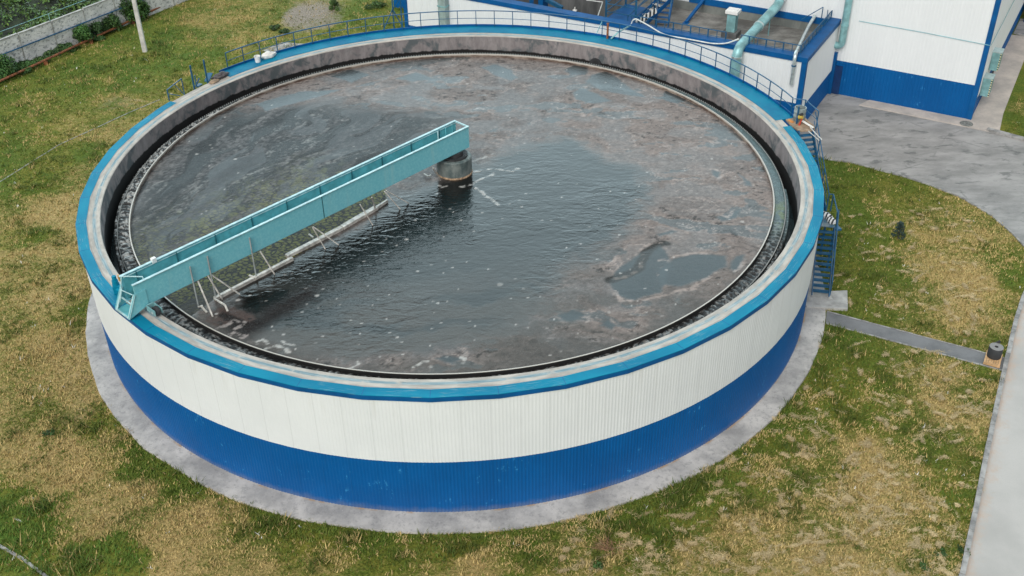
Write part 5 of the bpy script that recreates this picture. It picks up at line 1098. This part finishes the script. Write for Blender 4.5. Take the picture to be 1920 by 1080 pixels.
tag(MB().prism([B(-.1, 17.2)[:2], B(-12, 17.2)[:2], B(-12, fv2+.5)[:2], B(-.1, fv2+.5)[:2]], -.05, .02).build('paved_strip', MAT['yard']), 'dark grey paving in front of the blue shed', 'pavement', kind='structure')
kerb('shed_kerb', [B(-.3, 17.05)[:2], B(-11, 17.05)[:2]], .25, .12, 'grey kerb edging the paving by the blue shed')

# ================================================================== FENCE, PIPES, POLE
f_a, f_b = np.array(G(0, 75, 2.5)), np.array(G(140, 22, 2.5)); fd = (f_b-f_a)[:2]; fd /= np.linalg.norm(fd); fn = np.array((-fd[1], fd[0]))
fen = thing('concrete_fence', 'whitewashed stained concrete panel fence in the top left', 'fence', (f_a[0], f_a[1], 0))
def fp_(s, t, z): return (f_a[0]+fd[0]*s+fn[0]*t, f_a[1]+fd[1]*s+fn[1]*t, z)
sF = lambda x, y: float((np.array(G(x, y, 2.5))[:2]-f_a[:2]) @ fd)
joints = [-9.3, -6.2, -3.1] + [sF(30, 62), sF(87, 37)]; pit = joints[-1]-joints[-2]
for i in range(1, 9): joints.append(joints[4]+pit*i)
g = random.Random(4)
for a, b in zip(joints[:-1], joints[1:]):
    dz = g.uniform(-.06, .06); pn = MB().frame(fp_((a+b)/2, 0, -.2), (*fd, 0), (*fn, 0), (0, 0, 1), b-a-.10, .12, 2.68+dz).build('panel', MAT['fence'], fen)
    MB().frame(fp_((a+b)/2, 0, 2.485+dz), (*fd, 0), (*fn, 0), (0, 0, 1), b-a-.12, .2, .07).build('coping', MAT['grey_conc'], pn)
for a in joints: MB().frame(fp_(a, .0, -.2), (*fd, 0), (*fn, 0), (0, 0, 1), .09, .16, 2.6).build('post', MAT['grey_conc'], fen)
for a in joints[::2]: MB().bar(fp_(a, .05, 2.4), fp_(a+.1, .2, 3.0), .04, .04).build('bracket', MAT['duct'], fen)
for t, z in ((.2, 2.98),): MB().tube([fp_(joints[0], t, z), fp_(joints[-1], t, z)], .018, 5).build('wire', MAT['duct'], fen)
bz = 1.45; ba, bb_ = np.array(G(0, 100, bz)), np.array(G(245, 0, bz)); k = (bb_-ba)
tag(MB().tube([fp_(joints[0], -.16, 1.5), fp_(joints[-1], -.16, 1.5)], .05, 8).build('wall_pipe', MAT['steel_blue']), 'straight blue pipe fixed along the concrete fence', 'pipe')
rpz = .35; ra, rb = np.array(G(0, 152, rpz)), np.array(G(327, 0, rpz)); rd = (rb-ra)/np.linalg.norm(rb-ra)
ru = thing('ground_pipe', 'long rusty orange pipe on low supports in front of the concrete fence', 'pipe', tuple(ra))
MB().tube([ra-rd*8, ra+rd*9, ra+rd*9.01-Zv*.02, rb+rd*15], .085, 10).build('pipe', MAT['rust'], ru, smooth=True)
for s in np.arange(-5, 30, 4.6): p = ra+rd*s; MB().box((p[0], p[1], -.05), .25, .25, .32, .6).build('support', MAT['rust'], ru)
pb = G(272, 97); pole = thing('concrete_pole', 'slender tapered concrete pole standing in the lawn', 'pole', tuple(pb))
mb = MB(); v = []
for z, s_ in ((-.2, .17), (9.0, .11)): v += [(pb[0]+s_*i, pb[1]+s_*j*.8, z) for i, j in ((-1, -1), (1, -1), (1, 1), (-1, 1))]
mb.add(v, [[0, 1, 5, 4], [1, 2, 6, 5], [2, 3, 7, 6], [3, 0, 4, 7], [4, 5, 6, 7]]).build('shaft', plain('pole_concrete', (.58, .575, .545), .9, var=.12, scale=2), pole, bevel=.015)

# ================================================================== VEGETATION
def leaves(N, centres, radii, size, base, seed, var=.35, flat=.0):
    g = np.random.default_rng(seed); C_ = np.array(centres, float); Rr = np.array(radii, float)
    vol = Rr.prod(1); k = g.choice(len(C_), N, p=vol/vol.sum())
    dv = g.normal(0, 1, (N, 3)); dv /= np.linalg.norm(dv, axis=1)[:, None]; rad = g.uniform(.35, 1.05, N)[:, None]**.6
    P = C_[k]+dv*Rr[k]*rad; P[:, 2] = np.maximum(P[:, 2], .03)
    n1 = dv+g.normal(0, .8, (N, 3)); n1[:, 2] += .5; n1 /= np.linalg.norm(n1, axis=1)[:, None]
    a = np.cross(n1, g.normal(0, 1, (N, 3))); a /= np.linalg.norm(a, axis=1)[:, None]; b = np.cross(n1, a)
    s_ = size*g.uniform(.6, 1.4, N)[:, None]
    V_ = np.stack([P-a*s_, P-b*s_*.5, P+a*s_, P+b*s_*.5], 1).reshape(-1, 3)
    cl = g.uniform(.6, 1.45, len(C_))[k][:, None]; c = np.array(base)*cl*g.uniform(1-var, 1+var, (N, 1))
    yel = g.uniform(0, 1, (N, 1)); c = c*(1+np.array([.5, .15, -.1])*(yel > .8)*.7)
    return V_, np.arange(4*N).reshape(-1, 4), np.repeat(c, 4, 0)
def bush(name, label, cat, loc, size, nclump, N, leaf, base, seed, group=None, stems=5):
    g = random.Random(seed); t = thing(name, label, cat, loc, group); cs_, rs_ = [], []
    for i in range(nclump):
        a = g.uniform(0, TAU); r = g.uniform(0, 1)**.7; z = g.uniform(.25, .85)
        cs_.append((r*math.cos(a)*size[0]*.75, r*math.sin(a)*size[1]*.75, z*size[2]*(1-.35*r))); q_ = g.uniform(.22, .42); rs_.append((q_*size[0], q_*size[1]+.1, q_*size[2]*.8))
    Vl, Fl, Cl = leaves(N, cs_, rs_, leaf, base, seed); np_mesh('foliage', Vl, Fl, MAT['leaf'], t, {'col': Cl})
    mb = MB()
    for i in range(stems):
        c = cs_[i % len(cs_)]; L_ = np.array(loc); mb.tube([L_+np.array((c[0]*.1, c[1]*.1, 0)), L_+np.array((c[0]*.5, c[1]*.5, c[2]*.6)), L_+np.array(c)], [.03, .02, .008], 5)
    mb.build('stem', plain('bark', (.10, .075, .05), .9), t); return t
def on_fence(px, py, t=-.9): s = sF(px, py); return s
GR = 'bushes in front of the concrete fence'
for nm, px, z0, size, nc, N, lab, sd2_, bs in (
    ('bush', (240,40), 0, (1.25, .9, 1.9), 16, 4200, 'tallest dark bush beside the concrete pole', 1, (.035, .085, .018)),
    ('bush', (205,56), 0, (.9, .7, 1.25), 10, 2200, 'rounded bush left of the tallest bush by the pole', 2, (.03, .07, .018)),
    ('bush', (178,68), 0, (.85, .6, 1.25), 10, 2200, 'bush with upright sprigs halfway along the fence', 3, (.032, .075, .022)),
    ('bush', (147,82), 0, (1.0, .65, 1.2), 11, 2400, 'spreading bright bush at the fence beside the rusty pipe', 4, (.04, .10, .025)),
    ('bush', (8,145), 0, (.95, .8, 1.15), 11, 2400, 'leafy bush at the left frame edge before the fence', 5, (.038, .095, .025)),
    ('weed_clump', (45,127), 0, (1.0, .5, .45), 9, 1400, 'low weed clump under the fence near the left edge', 6, (.045, .105, .03)),
    ('weed_clump', (92,106), 0, (1.1, .45, .42), 9, 1400, 'low weed clump under the fence at its third post', 7, (.045, .095, .035)),
    ('weed_clump', (68,117), 0, (1.0, .4, .34), 8, 1000, 'thin weeds growing between the pipe and the fence', 8, (.05, .10, .03)),
    ('bush', (310, -8), 0, (1.1, .8, .9), 10, 2000, 'dark bush at the top edge behind the rusty pipe', 9, (.03, .07, .02)),
    ('weed_clump', (22,138), 0, (1.1, .5, .5), 9, 1400, 'weeds right of the leafy bush at the left frame edge', 11, (.045, .10, .03)),
    ('weed_clump', (112,97), 0, (1.0, .5, .55), 9, 1400, 'weeds against the fence left of the spreading bright bush', 12, (.05, .105, .035)),
    ('weed_clump', (165,75), 0, (1.1, .5, .5), 9, 1400, 'weeds between the bright bush and the sprigged bush', 13, (.035, .085, .025)),
    ('bush', (192,62), 0, (.8, .6, 1.0), 9, 1800, 'low bush squeezed between the sprigged and the rounded bush', 14, (.03, .075, .02)),
    ('bush', (262,29), 0, (.9, .7, 1.5), 11, 2200, 'dark bush right of the concrete pole by the fence', 15, (.035, .085, .02)),
    ('weed_clump', (125,92), 0, (.9, .4, .40), 8, 1000, 'weeds right of the third fence post by the pipe', 10, (.04, .09, .03))):
    bush(nm, lab, 'bush' if nm == 'bush' else 'weeds', tuple(G(*px)), tuple(v*(1.4 if nm == 'bush' else 1.25) for v in size), int(nc*1.5), int(N*1.4), .095, tuple(v*1.25 for v in bs), sd2_, GR)
for px, size, lab, sd_3, bs in (((626, 18), (.75, .6, .8), 'small bright shrub in the grass above the railing', 21, (.06, .12, .028)), ((706, 14), (1.0, .7, .5), 'low spreading green shrub near the annex corner', 22, (.05, .10, .028)), ((533, 62), (.55, .45, .4), 'tiny dark shrub close behind the walkway railing', 23, (.03, .07, .02)), ((517, 54), (.5, .4, .35), 'tiny green shrub on the bare patch behind the railing', 24, (.035, .075, .022))):
    bush('shrub', lab, 'shrub', tuple(G(*px)), size, 7, 900, .07, bs, sd_3, 'shrubs in the far lawn', 3)
# undergrowth beyond the fence: one continuous mass
g = np.random.default_rng(31); cs_, rs_ = [], []
for i in range(420):
    s = g.uniform(-22, 26); t = .9+22*g.uniform(0, 1)**1.3; z = .35+.055*t+1.1*float(vn(np.array([s*.25]), np.array([t*.25]), 3)[0])
    p = fp_(s, t, z*.6); cs_.append(p); q_ = g.uniform(.6, 1.5); rs_.append((q_, q_, q_*.75))
V1, F1_, C1 = leaves(64000, cs_, rs_, .15, (.075, .15, .036), 32, .55)
tag(np_mesh('undergrowth', V1, F1_, MAT['leaf'], cols={'col': C1}), 'dense dark green undergrowth beyond the concrete fence', 'undergrowth', kind='stuff')
hillm = plain('dark_soil', (.018, .03, .011), 1.0, var=.4, scale=1.5)
mb = MB(); ns, nt_ = 40, 20; v = []
for i in range(ns+1):
    for j in range(nt_+1):
        s = -30+60*i/ns; t = .5+34*j/nt_; v.append(fp_(s, t, .15+.05*t+.6*float(vn(np.array([s*.25]), np.array([t*.25]), 3)[0])))
mb.add(v, [[i*(nt_+1)+j, (i+1)*(nt_+1)+j, (i+1)*(nt_+1)+j+1, i*(nt_+1)+j+1] for i in range(ns) for j in range(nt_)]); tag(mb.build('terrain', hillm, smooth=True), 'dark soil bank under the undergrowth', 'terrain', kind='structure')
# young spruce in the right lawn
sx0 = G(1683, 447); spr = thing('spruce_sapling', 'small dark bluish spruce sapling in the right lawn', 'sapling', tuple(sx0))
MB().tube([sx0, sx0+Zv*1.15], [.02, .006], 6).build('trunk', plain('bark_dark', (.07, .05, .035), .9), spr)
cs_, rs_ = [], []; gg = random.Random(3)
for i in range(26):
    z = .12+.95*i/26; r = .34*(1-z/1.2); a = i*2.4; cs_.append((r*math.cos(a), r*math.sin(a), z)); rs_.append((.13, .13, .06))
Vl, Fl, Cl = leaves(700, cs_, rs_, .05, (.022, .045, .040), 41); np_mesh('crown', Vl, Fl, MAT['leaf'], spr, {'col': Cl})
# small green weeds by the kerb and in the lush corner
for i, (px, lab) in enumerate((((1735, 1068), 'small leafy weed in the straw near the bottom edge'), ((1806, 1035), 'green weed growing against the road kerb'), ((1765, 1042), 'sparse weed a step left of the kerb weed'), ((1120, 1067), 'dark weed below the dry twigs'), ((90, 815), 'small weed in the dry grass at the left'))):
    bush('weed', lab, 'weed', tuple(G(*px)), (.28, .28, .22), 4, 160, .045, (.04, .095, .025), 60+i, 'small weeds in the lawn', 2)
# dry twig pile
tp = G(1142, 1030); mb = MB(); gg = random.Random(8)
for i in range(46):
    a = gg.gauss(2.3, .55) if i > 12 else gg.gauss(-.6, .5); L_ = gg.uniform(.35, .95); o_ = np.array((gg.gauss(0, .14), gg.gauss(0, .12), gg.uniform(.03, .16)))
    d_ = np.array((math.cos(a), math.sin(a), gg.uniform(-.05, .12))); s = tp+o_; mb.tube([s, s+d_*L_*.5+np.array((gg.gauss(0, .03), gg.gauss(0, .03), .02)), s+d_*L_], [.009, .007, .004], 4)
tag(mb.build('twig_pile', plain('dry_twigs', (.27, .15, .085), .9, var=.3, scale=8)), 'bundle of dry reddish twigs lying in the grass', 'twigs')
# pallet with the membrane roll
pc = np.array(G(1861, 676, .02)); prz = math.atan2((p2-p1)[1], (p2-p1)[0])
pal = thing('wooden_pallet', 'small pale wooden pallet at the road end of the asphalt path', 'pallet', tuple(pc))
ax = np.array((math.cos(prz), math.sin(prz), 0)); ay = np.array((-ax[1], ax[0], 0))
for i in range(7): MB().frame(pc+ax*(-.31+.103*i)+Zv*.115, ay, ax, Zv, .94, .088, .024).build('board', MAT['wood'], pal)
for j in (-.42, 0, .42): MB().frame(pc+ay*j+Zv*.012, ax, ay, Zv, .71, .09, .1).build('bearer', MAT['wood'], pal)
for j in (-.5, .5): MB().frame(pc+ay*(j*.95)+Zv*.02, ax, ay, Zv, .73, .024, .115).build('edge_board', MAT['wood'], pal)
rc = pc+ay*.17+Zv*.14; rl = thing('membrane_roll', 'coiled black membrane roll standing on the wooden pallet', 'roll', tuple(rc))
rm = MT('rolled_membrane', .75); sx = rm.n('ShaderNodeSeparateXYZ'); rm.lk(rm.obj(), sx.inputs[0]); rad_ = rm.math('SQRT', rm.math('ADD', rm.math('MULTIPLY', sx.outputs[0], sx.outputs[0]), rm.math('MULTIPLY', sx.outputs[1], sx.outputs[1])))
ringv = rm.math('SINE', rm.math('MULTIPLY', rad_, 150.0)); topm = rm.step(sx.outputs[2], .55, .562)
rm.set('Base Color', rm.mix(topm, rm.mix(rm.noise(4), (.022, .026, .030), (.045, .05, .055)), rm.mix(rm.step(ringv, -.4, .6), (.17, .17, .165), (.27, .265, .26))))
mb = MB(); N = 36; v = []
for r, z in ((.305, 0), (.315, .02), (.315, .55), (.305, .565), (.09, .565), (.08, .55), (.10, .05), (0, .05)): v += [(r*math.cos(TAU*k/N)+rc[0], r*math.sin(TAU*k/N)+rc[1], z+rc[2]) for k in range(N)]
mb.add(v, [[i*N+k, i*N+(k+1) % N, (i+1)*N+(k+1) % N, (i+1)*N+k] for i in range(7) for k in range(N)]); mb.build('coil', rm.m, rl, smooth=True)
MB().bar(rc+ay*.30-ax*.13+Zv*.45, rc+ay*.43+ax*.1+Zv*.61, .03, .16).build('loose_flap', MAT['dark'], rl)
